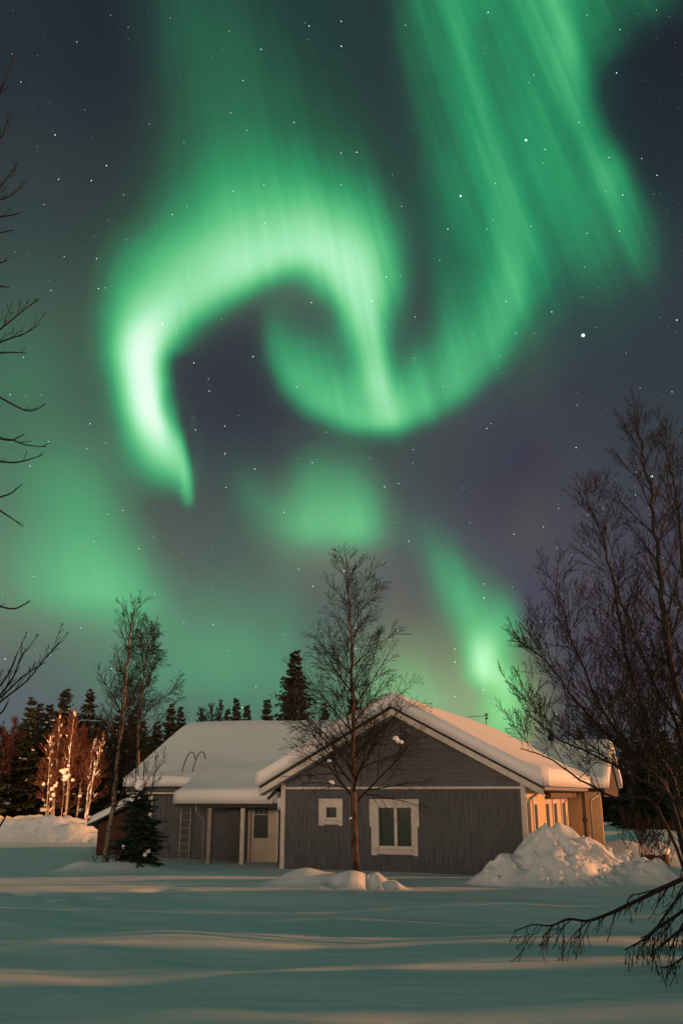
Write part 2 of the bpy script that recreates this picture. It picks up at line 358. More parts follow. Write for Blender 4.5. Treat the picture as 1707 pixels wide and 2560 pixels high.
M['soffit'] = mat('brown soffit boards', (.16,.11,.075), .7, var=(.10,.07,.05), vscale=4, stretch=(1,8,1))
M['glass'] = mat('window glass over pale blinds', (.030,.050,.045), .12, spec=.5)
M['curtain'] = mat('pale window curtain', (.045,.07,.062), .8, var=(.03,.05,.045), vscale=3, stretch=(10,1,1))
M['metal'] = mat('grey painted steel', (.30,.29,.27), .45, var=(.24,.23,.21), vscale=6, metal=.1)
M['steel'] = mat('galvanised steel', (.42,.42,.42), .4, metal=.5, var=(.33,.33,.33), vscale=8)
M['railing'] = mat('dark handrail steel', (.10,.09,.08), .5, metal=.2)
M['brownwood'] = mat('brown stained boards', (.07,.030,.012), .75, var=(.04,.016,.007), vscale=3, stretch=(1,1,7), bump=.01, bscale=12)
M['bark'] = mat('dark birch bark', (.12,.070,.050), .85, var=(.028,.020,.016), vscale=5, stretch=(1,1,.5), two=(.44,.56), bump=.02, bscale=14)
M['bark_mid'] = mat('greyish birch bark', (.20,.15,.11), .75, var=(.04,.03,.024), vscale=5.5, stretch=(1,1,2.2), two=(.40,.50), bump=.01, bscale=14)
M['bark_white'] = mat('white birch bark', (.42,.38,.33), .75, var=(.05,.038,.03), vscale=5.5, stretch=(1,1,2.2), two=(.40,.47), bump=.01, bscale=14)
M['twig'] = mat('birch twigs', (.015,.011,.010), .8, var=(.009,.007,.007), vscale=3)
M['twig_red'] = mat('reddish birch twigs', (.10,.034,.022), .8, var=(.06,.02,.014), vscale=2)
M['twig_frost'] = mat('frosted lit twigs', (.15,.065,.04), .8, var=(.06,.025,.018), vscale=4)
M['needle'] = mat('spruce needles', (.013,.022,.013), .7, var=(.008,.014,.009), vscale=2.5)
M['needle_near'] = mat('young spruce needles', (.016,.040,.030), .65, var=(.010,.024,.018), vscale=5)
M['trunk'] = mat('spruce bark', (.07,.045,.03), .9, var=(.03,.02,.015), vscale=6, bump=.02, bscale=14)

# ------------------------------------------------------------ ground
def bumpf(x, y):
    return (.030*np.sin(.95*x+.9*y+1.0+1.2*np.sin(.33*y))+.026*np.sin(-.62*x+2.1*y+.7+1.5*np.sin(.41*x))+.018*np.sin(1.7*x+3.1*y+2.2+2*np.sin(.7*x+.2*y))
            +.05*np.sin(.31*x-.44*y+.4)+.009*np.sin(3.3*x-5.2*y+2*np.sin(1.3*x)))
def ss(a, b, x):
    t = np.clip((x-a)/(b-a), 0, 1); return t*t*(3-2*t)
def ground(x, y):
    x = np.asarray(x, float); y = np.asarray(y, float)
    z = .40*(1-ss(7, 21, y))+.05
    z = z+.75*bumpf(x, y)*(.35+.65*(1-ss(17, 24, y)))*(1-.7*ss(35, 60, y))
    z = z+.10*np.exp(-((x+6)/5)**2-((y-25.5)/2.5)**2)                                   # swell left of the small spruce
    z = z+.26*np.exp(-(((x+5.95)/1.0)**2+((y-26.3)/.7)**2))-.04                          # mound under the spruce
    z = z+.22*np.exp(-(((x+7.2)/.5)**2+((y-26.5)/.35)**2))
    for cx, cy, sx, sy, h in ((-.85,22.9,.75,.42,.40),(.30,22.7,.50,.36,.34),(-.22,23.3,.30,.22,.20),(.85,22.8,.26,.26,.26),(1.25,22.6,.18,.18,.18),(.0,22.3,.5,.25,.10)):
        z = z+h*np.exp(-(((x-cx)/sx)**2+((y-cy)/sy)**2))
    for cx, cy, sx, sy, h in ((-.16,22.4,.12,.22,-.26),(.66,22.45,.10,.26,-.28),(1.08,22.4,.07,.16,-.2)):
        z = z+h*np.exp(-(((x-cx)/sx)**2+((y-cy)/sy)**2))
    z = z+(.055*np.sin(.50*x+.62*y+.5)+.040*np.sin(-.83*x+.75*y+2.1)+.022*np.sin(1.5*x-1.1*y))*(1-ss(15, 23, y))*ss(-8, 4, y)   # soft drifts of the near field
    for cx, cy, s_, h in ((-5.1,20.2,.30,.10),(-5.9,19.5,.22,.08),(-4.2,22.0,.35,.09),(-6.9,21.0,.25,.08),(-2.9,21.2,.25,.07),(-4.8,18.2,.2,.06),(2.7,20.8,.3,.07),(-1.9,17.0,.18,.05)):
        z = z-h*np.exp(-(((x-cx)/s_)**2+((y-cy)/s_)**2))
    z = z+4.3*(1-ss(-27, -14, y))                                                        # unseen rise added behind the camera to block part of the low fill
    # the far right: low ridges of ploughed snow
    z = z+.55*np.exp(-(((x-9.7)/1.2)**2+((y-33)/1.3)**2))+.45*np.exp(-(((x-12.3)/1.6)**2+((y-36)/1.5)**2))+.5*np.exp(-(((x-15)/2)**2+((y-45)/3)**2))
    return z
def gz(x, y): return float(ground(x, y))
def grid_mesh(name, xs, ys, zf, m, parent=None, smooth=True):
    Xg, Yg = np.meshgrid(xs, ys); Z = zf(Xg, Yg)
    me = bpy.data.meshes.new(name); nx, ny = len(xs), len(ys)
    co = np.stack([Xg, Yg, Z], -1).reshape(-1, 3)
    i = np.arange(nx*ny).reshape(ny, nx)
    q = np.stack([i[:-1,:-1], i[:-1,1:], i[1:,1:], i[1:,:-1]], -1).reshape(-1, 4)
    me.from_pydata(co.tolist(), [], q.tolist()); me.materials.append(m)
    me.polygons.foreach_set('use_smooth', [smooth]*len(me.polygons)); me.update()
    o = bpy.data.objects.new(name, me); C.objects.link(o)
    if parent is not None: o.parent = parent
    return o
xs = np.concatenate([[-1500,-600,-250,-120,-80,-60,-48], np.arange(-40,-12,.6), np.arange(-12,14,.13), np.arange(14,34,.7), [40,55,80,130,300,700,1500]])
ys = np.concatenate([[-1500,-500,-150,-60,-40,-30,-27,-24,-21,-18,-15,-12,-8,-3], np.arange(0,28,.11), np.arange(28,50,.4), [52,56,62,70,85,110,160,300,700,1800]])
tag(grid_mesh('snow_field', xs, ys, ground, M['snow']), kind='structure')

# ploughed bank on the left and the big heap by the house corner
def fbm(x, y, s, seed=0, oct=4):
    out = np.zeros(np.shape(x)); a = 1.
    for k in range(oct):
        f = s*2**k
        out = out+a*np.vectorize(lambda p, q: noise.noise(Vector((p*f+seed, q*f-seed, seed*1.7+k*9))))(x, y); a *= .5
    return out
def bank_z(X, Y):
    y0 = 45+.4*np.sin(X*.21)
    top = 1.10+.05*np.sin(X*.33+1)+.04*np.sin(X*.9); top = top*(1-ss(-13.2, -10.6, X)*.75)
    p = ss(y0-2.2, y0-.3, Y)*(1-ss(y0+.6, y0+3.2, Y))
    return ground(X, Y)-.12+p*(top+(.05*fbm(X, Y, .55, 3)))+.20*p*fbm(X, Y, 1.9, 8, 3)
tag(grid_mesh('snow_bank', np.arange(-48, -9.4, .16), np.arange(42.4, 49, .14), bank_z, M['snow_lump']),
    'long low ploughed snow bank in front of the lit spruces at the left', 'snow bank')
def heap_z(X, Y):
    g = np.zeros(X.shape)
    for cx, cy, sx, sy, h in ((5.25,24.2,.95,.85,1.02),(6.2,24.3,1.1,.8,.62),(4.35,23.9,.75,.6,.42),(3.65,23.7,.6,.45,.22),(7.4,24.3,1.0,.7,.42),(8.4,24.3,.9,.6,.25),(5.3,23.1,.9,.45,.2)):
        g = np.maximum(g, 0)+h*np.exp(-(np.abs((X-cx)/sx)**2.3+np.abs((Y-cy)/sy)**2.3))
    n1 = fbm(X, Y, 1.1, 5, 2); n2 = fbm(X, Y, 2.7, 11, 3)
    rid = 1-np.abs(n2)*2
    w = np.clip(g/.4, 0, 1)
    return ground(X, Y)-.07+g+w*(.24*n1+.13*n2+.07*rid-.10)+w*.10*(1-2.2*np.abs(fbm(X, Y, 1.5, 31, 2)))
_heap = tag(grid_mesh('snow_heap', np.arange(2.5, 10, .05), np.arange(21.6, 26.6, .05), heap_z, M['snow_lump']),
    'tall lumpy heap of shovelled snow against the right corner of the grey house', 'snow heap')

# broken chunks of snow lying over the heap, part of the same surface
_rng = random.Random(12); _mb = MB()
for _k in range(110):
    _x = _rng.gauss(5.3, 1.5); _y = _rng.uniform(22.3, 25.0)
    if not 2.9 < _x < 9.2: continue
    _z = float(heap_z(np.array([[_x]]), np.array([[_y]]))[0, 0])
    if _z-gz(_x, _y) < .06 and _rng.random() < .8: continue
    _s = _rng.uniform(.025, .075)*(1 if _rng.random() < .85 else 1.6)
    _mb.blob((_x, _y, _z), (_s*_rng.uniform(.8,1.3), _s*_rng.uniform(.8,1.3), _s*_rng.uniform(.6,1)), _rng, 6, 4, .35)
_me = _heap.data; _v = [tuple(v.co) for v in _me.vertices]; _f = [tuple(p.vertices) for p in _me.polygons]; _n = len(_v)
_m2 = bpy.data.meshes.new('snow_heap'); _m2.from_pydata(_v+[tuple(p) for p in _mb.v], [], _f+[tuple(i+_n for i in q) for q in _mb.f]); _m2.materials.append(M['snow_lump'])
_m2.polygons.foreach_set('use_smooth', [True]*len(_m2.polygons)); _m2.update(); _heap.data = _m2
def shade_bank_z(X, Y):  # low bank added out of view, keeps the sun off the heap
    p = ss(10.3, 11.2, X)*(1-ss(11.8, 13.2, X))*ss(20.5, 22.5, Y)*(1-ss(26, 28, Y))
    return ground(X, Y)-.1+p*(.95+.2*fbm(X, Y, .7, 21, 3))
tag(grid_mesh('snow_bank', np.arange(10, 13.6, .2), np.arange(20, 28.6, .2), shade_bank_z, M['snow_lump']),
    'unseen snow bank added out of the picture to shade the tall snow heap', 'snow bank')
# ------------------------------------------------------------ the house (local frame: x along the gable, y depth, z up)
TH = R(21)
HX, HY = -1.762, 28.0
house = thing('house', (HX, HY, 0), 'single-storey grey boarded house with white trim, deep roof snow and a front gable', 'house', rz=-TH)
def hw(u, v, z): return Vector((HX+math.cos(TH)*u+math.sin(TH)*v, HY-math.sin(TH)*u+math.cos(TH)*v, z))
ZA, ZE, SL = 4.52, 2.36, .532           # ridge, eave heights of the roof sheet, slope
def boards_v(mb, u0, u1, zb, ztop, y, holes=(), step=.083, gap=.017, th=.016):
    u = u0
    while u < u1-1e-4:
        a, b = u, min(u+step-gap, u1); zt = ztop((a+b)/2) if callable(ztop) else ztop
        iv = [(zb, zt)]
        for h in holes:
            if b > h[0] and a < h[1]:
                iv = [p for s, e in iv for p in ((s, min(e, h[2])), (max(s, h[3]), e)) if p[1]-p[0] > .01]
        for s, e in iv: mb.box(a, b, y-th, y, s, e)
        u += step
def backing(mb, u0, u1, zb, zt, y, holes=(), th=.14):
    cuts = sorted({u0, u1, *[h[0] for h in holes], *[h[1] for h in holes]})
    for a, b in zip(cuts[:-1], cuts[1:]):
        iv = [(zb, zt)]
        for h in holes:
            if (a+b)/2 > h[0] and (a+b)/2 < h[1]: iv = [(zb, h[2]), (h[3], zt)]
        for s, e in iv: mb.box(a, b, y, y+th, s, e)
WIN = [(3.0, 4.02, .66, 1.76), (1.40, 1.78, 1.40, 1.76)]
# front gable wall
w = MB(); backing(w, 0, 7.2, -.5, 2.27, 0, WIN); boards_v(w, .12, 7.08, -.5, 2.24, 0, WIN)
w.build('wall', M['siding'], house, label='front gable wall of narrow upright grey boards')
g = MB(); g.prism([(0, 2.27), (7.2, 2.27), (7.2, 2.52), (3.6, 4.43), (0, 2.52)], 0, .14)
z = 2.32
while z < 4.4:
    h = min(3.6, (4.43-z)/.5305) ; u0, u1 = max(.10, 3.6-h), min(7.10, 3.6+h)
    if u1-u0 > .2:
        # lap board: wedge profile
        g.add([(u0,-.030,z),(u1,-.030,z),(u1,-.006,z+.105),(u0,-.006,z+.105),(u0,.002,z),(u1,.002,z),(u1,.002,z+.105),(u0,.002,z+.105)],
              [(0,1,2,3),(0,4,5,1),(3,2,6,7),(0,3,7,4),(1,5,6,2)])
    z += .115
g.build('gable_cladding', M['siding_h'], house)
MB().box(.115, 7.085, -.045, -.002, 2.235, 2.30).build('trim_board', M['trim'], house)
for a, b in ((-.02, .115), (7.085, 7.22)):
    MB().box(a, b, -.048, .02 if a < 0 else .115, -.5, 2.60).build('corner_board', M['trim'], house)
MB().box(7.2015, 7.235, .117, .24, -.5, 2.3).build('corner_board', M['trim'], house)
v_ = MB(); v_.tube([(.89, -.06, 2.62), (.89, .02, 2.62)], .075, 14); v_.build('vent', M['dark'], house)
# windows of the gable
def window(name, u0, u1, z0, z1, y, case, sill_z, mull=True, ears=None):
    f = MB()      # outer casing
    c0, c1, ct, cb = case
    f.box(c0, c1, y-.055, y-.018, z1+.02, ct)
    if ears:
        f.box(c0, u0-.02, y-.055, y-.018, ears, z1+.02); f.box(u1+.02, c1, y-.055, y-.018, ears, z1+.02)
        f.box(c0+.05, u0-.02, y-.05, y-.018, cb, ears); f.box(u1+.02, c1-.05, y-.05, y-.018, cb, ears)
    else:
        f.box(c0, u0-.02, y-.055, y-.018, cb, z1+.02); f.box(u1+.02, c1, y-.055, y-.018, cb, z1+.02)
    root = f.build(name, M['trim'], house)
    j = MB()      # reveal and sash
    j.box(u0-.02, u0+.03, y-.05, y+.10, z0-.02, z1+.02); j.box(u1-.03, u1+.02, y-.05, y+.10, z0-.02, z1+.02)
    j.box(u0+.03, u1-.03, y-.05, y+.10, z1-.03, z1+.02); j.box(u0+.03, u1-.03, y-.03, y+.10, z0-.02, z0+.05)
    if mull: j.box((u0+u1)/2-.045, (u0+u1)/2+.045, y+.03, y+.10, z0+.05, z1-.03)
    j.build('frame', M['trim'], root)
    s = MB(); s.box(u0-.02, u1+.02, y-.085, y-.03, sill_z-.02, sill_z+.03); s.box(u0-.02, u1+.02, y-.05, y-.02, cb+.03, sill_z-.02)
    s.add([(u0-.02,y-.075,sill_z+.03),(u1+.02,y-.075,sill_z+.03),(u1+.02,y-.03,z0-.02),(u0-.02,y-.03,z0-.02)],[(0,1,2,3)])
    s.build('sill', M['trim'], root)
    p = MB(); e = .03
    if mull:
        p.box(u0+e, (u0+u1)/2-.045, y+.075, y+.085, z0+.05, z1-e); p.box((u0+u1)/2+.045, u1-e, y+.075, y+.085, z0+.05, z1-e)
    else: p.box(u0+e, u1-e, y+.075, y+.085, z0+.05, z1-e)
    p.build('pane', M['glass'], root)
    return root
window('window', 3.0, 4.02, .66, 1.76, 0, (2.76, 4.22, 1.96, .46), .56, True, 1.22)['label'] = 'wide two-pane window in the gable wall'
window('window', 1.40, 1.78, 1.40, 1.76, 0, (1.20, 1.94, 1.97, 1.23), 1.33, False)['label'] = 'small square window in the gable wall'
# side wall facing right, lit by the lamp
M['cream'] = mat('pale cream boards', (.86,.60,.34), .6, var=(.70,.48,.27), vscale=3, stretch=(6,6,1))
w = MB(); w.box(7.06, 7.2, .141, 3.3, -.5, 2.35)
y = .26
while y < 3.2:
    if not (.95 < y < 1.75): w.box(7.2, 7.216, y, y+.066, -.5, 2.32)
    y += .083
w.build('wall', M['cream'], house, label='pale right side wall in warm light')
f = MB(); f.box(7.2015, 7.245, .95, 1.10, .3, 2.0); f.box(7.2015, 7.245, 1.60, 1.75, .3, 2.0); f.box(7.2015, 7.245, 1.10, 1.60, 1.82, 2.0); f.box(7.2015,7.245,1.10,1.60,.3,.45)
fo = f.build('window', M['trim'], house, label='narrow window in the right side wall')
MB().box(7.203, 7.212, 1.102, 1.598, .452, 1.818).build('pane', M['curtain'], fo)
w = MB(); w.box(6.9, 7.05, 3.302, 9.9, -.5, 2.35); w.box(6.9, 8.2, 9.902, 10.04, -.5, 2.35)
y = 3.4
while y < 9.8: w.box(7.05, 7.064, y, y+.10, -.3, 2.3); y += .125
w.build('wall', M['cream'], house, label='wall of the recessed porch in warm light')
for y0, y1, zb in ((3.9, 4.9, .6), (5.6, 6.6, .4), (7.6, 8.5, -.2)):
    f = MB(); f.box(7.0655, 7.10, y0, y0+.16, zb, 1.95); f.box(7.0655, 7.10, y1-.16, y1, zb, 1.95); f.box(7.0655, 7.10, y0+.16, y1-.16, 1.80, 1.95); f.box(7.0655, 7.10, y0+.16, y1-.16, zb, zb+.15)
    fo = f.build('window', M['trim'], house); MB().box(7.067, 7.075, y0+.162, y1-.162, zb+.152, 1.798).build('pane', M['curtain'], fo)
MB().box(7.22, 7.40, 3.3, 9.9, 1.98, 2.26).build('porch_beam', M['soffit'], house)
for (pu, pv) in ((7.72, 8.7), (7.85, 10.4)):
    p = MB(); p.box(pu-.06, pu+.06, pv-.06, pv+.06, -.4, 2.25); p.box(pu-.09, pu+.09, pv-.09, pv+.09, 1.15, 1.30); p.build('porch_post', M['soffit'], house)
r_ = MB(); r_.box(7.55, 7.60, 5.8, 10.3, .28, .38); r_.box(7.55, 7.60, 5.8, 10.3, .05, .12); r_.box(7.4, 7.6, 8.76, 10.34, .62, .70); r_.build('porch_railing', M['trim'], house)
# left wing: front wall set back, porch, door
DW = [(-2.40, -1.50, -.5, 1.82)]
w = MB(); backing(w, -6.35, -.002, -.5, 2.32, 2.85, DW); boards_v(w, -6.23, -.01, -.5, 2.30, 2.85, DW)
w.build('wall', M['siding'], house, label='front wall of the left wing behind the porch')
MB().box(-6.40, -6.24, 2.80, 2.86, -.5, 2.3).build('corner_board', M['trim'], house)
w = MB(); w.prismx([(2.855, -.5), (10.2, -.5), (10.2, 2.45), (6.5, 4.4), (2.855, 2.45)], -6.35, -6.2); w.build('wall', M['siding'], house, label='left end wall of the house')
w = MB(); w.box(0, .14, .145, 2.845, -.5, 2.5); w.build('wall', M['siding'], house, label='left side of the front gable')
w = MB(); w.box(-6.2, 8.0, 10.2, 10.34, -.5, 2.4); w.box(6.9, 7.05, 10.35, 12.3, -.5, 2.4); w.build('wall', M['siding'], house, label='rear wall')
d = MB(); d.box(-2.38, -1.52, 2.80, 2.86, -.5, 1.80); dr = d.build('door', M['white'], house, label='cream door with a tall glazed panel')
fr = MB(); fr.box(-2.50, -2.405, 2.76, 2.84, -.5, 1.90); fr.box(-1.495, -1.38, 2.76, 2.84, -.5, 1.90); fr.box(-2.405, -1.495, 2.76, 2.84, 1.81, 1.90); fr.build('frame', M['trim'], dr)
MB().box(-2.28, -1.78, 2.785, 2.799, .72, 1.66).build('pane', M['glass'], dr)
mu = MB(); mu.box(-2.28, -1.78, 2.772, 2.784, 1.44, 1.46); mu.box(-2.12, -2.10, 2.772, 2.784, 1.461, 1.66); mu.box(-1.94, -1.92, 2.772, 2.784, 1.461, 1.66); mu.build('glazing_bar', M['trim'], dr)
h = MB(); h.tube([(-1.62,2.79,.80),(-1.62,2.74,.80)], .016, 8); h.tube([(-1.62,2.745,.80),(-1.73,2.745,.80)], .012, 8); h.build('handle', M['steel'], dr)
MB().box(-1.30, -1.02, 2.70, 2.84, -.3, .62).build('wall_panel', M['dark'], house, label='dark upright panel beside the door')
# porch posts, beam, drainpipe
for pu in (-3.16, -1.98):
    p = MB(); p.box(pu-.065, pu+.065, 1.34, 1.47, -.4, 1.72); p.build('porch_post', M['trim'] if pu > -2.5 else M['metal'], house)
MB().box(-3.05, -2.55, 2.42, 2.80, -.4, 1.9).build('recess_dark_box', M['fascia'], house)  # dark block added to darken the porch recess
MB().box(-4.20, -.03, 1.12, 1.16, 1.74, 1.86).build('porch_fascia', M['trim'], house)
so = MB(); so.add([(-4.2,1.16,1.80),(-.03,1.16,1.80),(-.03,2.84,2.27),(-4.2,2.84,2.27)], [(0,3,2,1)]); so.add([(-4.2,1.16,1.83),(-.03,1.16,1.83),(-.03,2.84,2.30),(-4.2,2.84,2.30)], [(0,1,2,3)]); so.build('porch_ceiling', M['soffit'], house)
p = MB(); p.tube([(-3.52,1.10,1.76),(-3.52,1.12,1.58),(-3.38,1.25,1.36),(-3.33,1.30,1.28),(-3.33,1.30,-.3)], .034, 9); p.build('drainpipe', M['metal'], house, True)
p = MB(); p.tube([(7.66,-.12,2.33),(7.66,-.12,2.20),(7.30,.06,1.97),(7.275,.10,1.86),(7.275,.10,-.3)], .036, 9); p.build('drainpipe', M['metal'], house, True)
p = MB(); p.tube([(8.15,9.7,2.2),(8.15,9.7,2.05),(7.95,9.0,1.9),(7.92,8.9,1.8),(7.92,8.9,-.2)], .036, 9); p.build('drainpipe', M['metal'], house, True)
# broken elbow of a gutter under the left gable eave
p = MB(); p.box(-.50, -.42, -.2, 2.2, 2.16, 2.25); p.tube([(-.12,-.1,2.2),(-.20,-.12,2.14),(-.40,-.14,1.96)], .045, 8); p.build('gutter', M['dark'], house)
p = MB(); p.box(7.72, 7.82, -.40, 12.5, 2.20, 2.29); p.build('gutter', M['metal'], house)
p = MB(); p.box(-7.0, -4.15, 2.22, 2.30, 2.18, 2.28); p.build('gutter', M['fascia'], house)
MB().box(-7.0, -4.15, 2.32, 2.36, 2.10, 2.16).build('eave_board', M['trim'], house)
# barge boards of the front gable
for s in (-1, 1):
    b = MB(); e = 3.6+s*4.16; y0 = -.46
    P = [(3.6, ZA-.08), (e, ZA-.08-4.16*SL), (e, ZA-.25-4.16*SL), (3.6, ZA-.25)]
    if s > 0: P = P[::-1]
    b.prism(P, y0, y0+.035); b.build('barge_board', M['trim'], house)
    b = MB(); P = [(3.6, ZA-.235), (e, ZA-.235-4.16*SL), (e, ZA-.25-4.16*SL), (3.6, ZA-.25)]
    if s > 0: P = P[::-1]
    b.prism(P, y0+.04, -.05); b.build('soffit', M['trim'], house)
MB().box(-.36, -.24, -.05, .0, 2.10, 2.42).build('eave_bracket', M['trim'], house)
# roof sheet as height fields, then the snow on it
STEP = .075
def roofz(U, V):
    z = np.full(U.shape, -9.0)
    def put(m, zz):
        nonlocal z
        z = np.where(m, np.maximum(z, zz), z)
    put((U > -.60) & (U < 7.80) & (V > -.47) & (V < 12.6), ZA-SL*np.abs(U-3.6))
    put((U > -7.05) & (U < 3.7) & (V > 2.25) & (V < 10.5), ZA-.527*np.abs(V-6.4))
    put((U > -4.25) & (U < -.52) & (V > 1.05) & (V < 3.4), 2.325-.42*(2.3-V))
    put((U > 5.2) & (U < 8.45) & (V > 9.75) & (V < 16.2), 3.85-.48*np.abs(V-13))
    return z
ug = np.arange(-7.3, 8.8, STEP); vg = np.arange(-.8, 16.6, STEP)
Ug, Vg = np.meshgrid(ug, vg); RZ = roofz(Ug, Vg); MASK = RZ > -5
def solid(name, mask, top, bot, m, parent, smooth=True, label=None):
    """closed height-field body over the masked cells"""
    cell = mask[:-1,:-1] & mask[1:,:-1] & mask[:-1,1:] & mask[1:,1:]
    ny, nx = mask.shape; idx = np.arange(nx*ny).reshape(ny, nx); N = nx*ny
    vt = np.stack([Ug, Vg, top], -1).reshape(-1, 3); vb = np.stack([Ug, Vg, bot], -1).reshape(-1, 3)
    J, I = np.nonzero(cell); a, b, c, d = idx[J,I], idx[J,I+1], idx[J+1,I+1], idx[J+1,I]
    F = np.concatenate([np.stack([a,b,c,d],1), np.stack([a+N,d+N,c+N,b+N],1)])
    cp = np.pad(cell, 1); sides = []
    for j, i in zip(J, I):
        a, b, c, d = idx[j,i], idx[j,i+1], idx[j+1,i+1], idx[j+1,i]
        if not cp[j, i+1]: sides.append((a+N,b+N,b,a))
        if not cp[j+2, i+1]: sides.append((c+N,d+N,d,c))
        if not cp[j+1, i]: sides.append((d+N,a+N,a,d))
        if not cp[j+1, i+2]: sides.append((b+N,c+N,c,b))
    F = np.concatenate([F, np.array(sides)])
    used = np.unique(F); remap = np.full(2*N, -1); remap[used] = np.arange(len(used))
    me = bpy.data.meshes.new(name); me.from_pydata(np.concatenate([vt, vb])[used].tolist(), [], remap[F].tolist()); me.materials.append(m)
    me.polygons.foreach_set('use_smooth', [smooth]*len(me.polygons)); me.update()
    o = bpy.data.objects.new(name, me); C.objects.link(o); o.parent = parent
    if label: o['label'] = label
    return o
roof = solid('roof', MASK, RZ, RZ-.12, M['dark'], house, False)
# the snow hangs a little past the edges of the sheet
SM = MASK.copy(); SZ = RZ.copy()
for it in range(2):
    best = np.full(SZ.shape, -9.0)
    for dy, dx in ((0,1),(1,0),(0,-1),(-1,0)):
        best = np.maximum(best, np.roll(np.roll(np.where(SM, SZ, -9.0), dy, 0), dx, 1))
    new = (~SM) & (best > -5) & ~((Ug > -.75) & (Ug < -.02) & (Vg > 1.0) & (Vg < 2.9)) & (Vg > -.62)
    SZ = np.where(new, best-.035, SZ); SM = SM | new
HANG = SM & ~MASK
MASK = SM; RZ = SZ
# distance to the roof edge, in metres
dist = np.where(MASK, 9.0, 0.0)
for it in range(26):
    d2 = dist.copy()
    for dy, dx in ((0,1),(1,0),(0,-1),(-1,0),(1,1),(1,-1),(-1,1),(-1,-1)):
        sh = np.zeros_like(dist); st = STEP*math.hypot(dx, dy)
        ysl = slice(max(dy,0), dist.shape[0]+min(dy,0)); ysr = slice(max(-dy,0), dist.shape[0]+min(-dy,0))
        xsl = slice(max(dx,0), dist.shape[1]+min(dx,0)); xsr = slice(max(-dx,0), dist.shape[1]+min(-dx,0))
        sh[ysl, xsl] = dist[ysr, xsr]; d2 = np.minimum(d2, sh+st)
    dist = np.where(MASK, d2, 0)
def smooth_masked(A, n):
    A = A.copy(); W = MASK.astype(float)
    for _ in range(n):
        S = np.zeros_like(A); Q = np.zeros_like(A)
        for dy, dx in ((0,0),(0,1),(1,0),(0,-1),(-1,0)):
            S += np.roll(np.roll(A*W, dy, 0), dx, 1); Q += np.roll(np.roll(W, dy, 0), dx, 1)
        A = np.where(MASK, S/np.maximum(Q, 1e-6), A)
    return A
TZ = smooth_masked(np.where(MASK, RZ, 0), 34)
TZ = np.maximum(TZ, RZ-.05)
nb = .022*np.sin(Ug*.9+.8*np.sin(Vg*.5))+.02*np.sin(Vg*.7+1+Ug*.6)+.006*np.sin(Ug*2.7+Vg*1.3+2*np.sin(Vg*.6))
TH_ = .35+nb+.13*(1-ss(2.2, 3.4, Vg))*(1-ss(-.9, -.5, Ug))*ss(-4.4, -4.1, Ug)+.13*ss(-1.2, -.2, Ug)*(1-ss(1.5, 7, Vg)*.6)
rr = .32; e = np.clip((dist-.0)/rr, 0, 1); prof = np.sqrt(np.clip(1-(1-e)**2, 0, 1))
TOP = RZ+.03+(TZ+TH_-RZ-.03)*(.45+.55*prof)
TOP = smooth_masked(TOP, 2)
TOP = np.maximum(TOP, RZ+.03)
# the snow creeps a little past the sheet on the lower edges
sn = solid('roof_snow', MASK, TOP, np.where(HANG, RZ+.07, RZ+.004), M['snow_roof'], house)
s = MB(); rng = random.Random(4)
# soft lip of snow hanging under the left gable eave on to the porch
lip = MB(); PU = [-.62, -.50, -.38, -.26, -.14, -.05]
rows = []
for v in np.arange(1.02, 2.86, .12):
    rows.append([(u, float(v), 1.86+.42*max(0, v-1.1)+.24*math.sqrt(max(0, min(1, (v-1.0)/.25)))*(1-.75*ss(-.62, 0, u))) for u in PU])
vs = [p for r in rows for p in r]+[(p[0], p[1], p[2]-.30) for r in rows for p in r]; nr, nc = len(rows), len(PU); n0 = nr*nc; fs = []
for i in range(nr-1):
    for j in range(nc-1):
        a = i*nc+j; fs += [(a, a+1, a+nc+1, a+nc), (n0+a, n0+a+nc, n0+a+nc+1, n0+a+1)]
for j in range(nc-1): fs.append((j, n0+j, n0+j+1, j+1))
for i in range(nr-1):
    a = i*nc+nc-1; fs.append((a, n0+a, n0+a+nc, a+nc)); a = i*nc; fs.append((a, a+nc, n0+a+nc, n0+a))
lip.add(vs, fs); lip.build('porch_snow', M['snow_roof'], house, True)
# gable end of the back cross wing
g = MB(); g.prismx([(9.95, 2.15), (16, 2.15), (16, 2.3), (13, 3.74), (9.95, 2.3)], 8.2, 8.3)
y = 10.0
while y < 16: g.box(8.3, 8.33, y, y+.09, 2.0, 2.3+.46*(3-abs(y-13))-.1); y += .14
g.build('gable_cladding', M['soffit'], house)
# ladder on the wall and its hooped hand rails on the roof
l = MB()
for u in (-5.02, -4.64): l.tube([(u, 2.70, -.3), (u, 2.72, 2.12)], .014, 6)
for k in range(9): l.tube([(-5.02, 2.71, .02+k*.245), (-4.64, 2.71, .02+k*.245)], .012, 6)
l.build('ladder', M['steel'], house)
for du in (0, .40):
    l = MB(); P = [(-4.98+du, 2.45, 2.35), (-4.93+du, 2.5, 2.9), (-4.86+du, 2.6, 3.28), (-4.80+du, 2.66, 3.45), (-4.72+du, 2.70, 3.50), (-4.64+du, 2.74, 3.44), (-4.61+du, 2.78, 3.25)]
    l.tube(P, .019, 7); l.build('handrail', M['railing'], house, True)
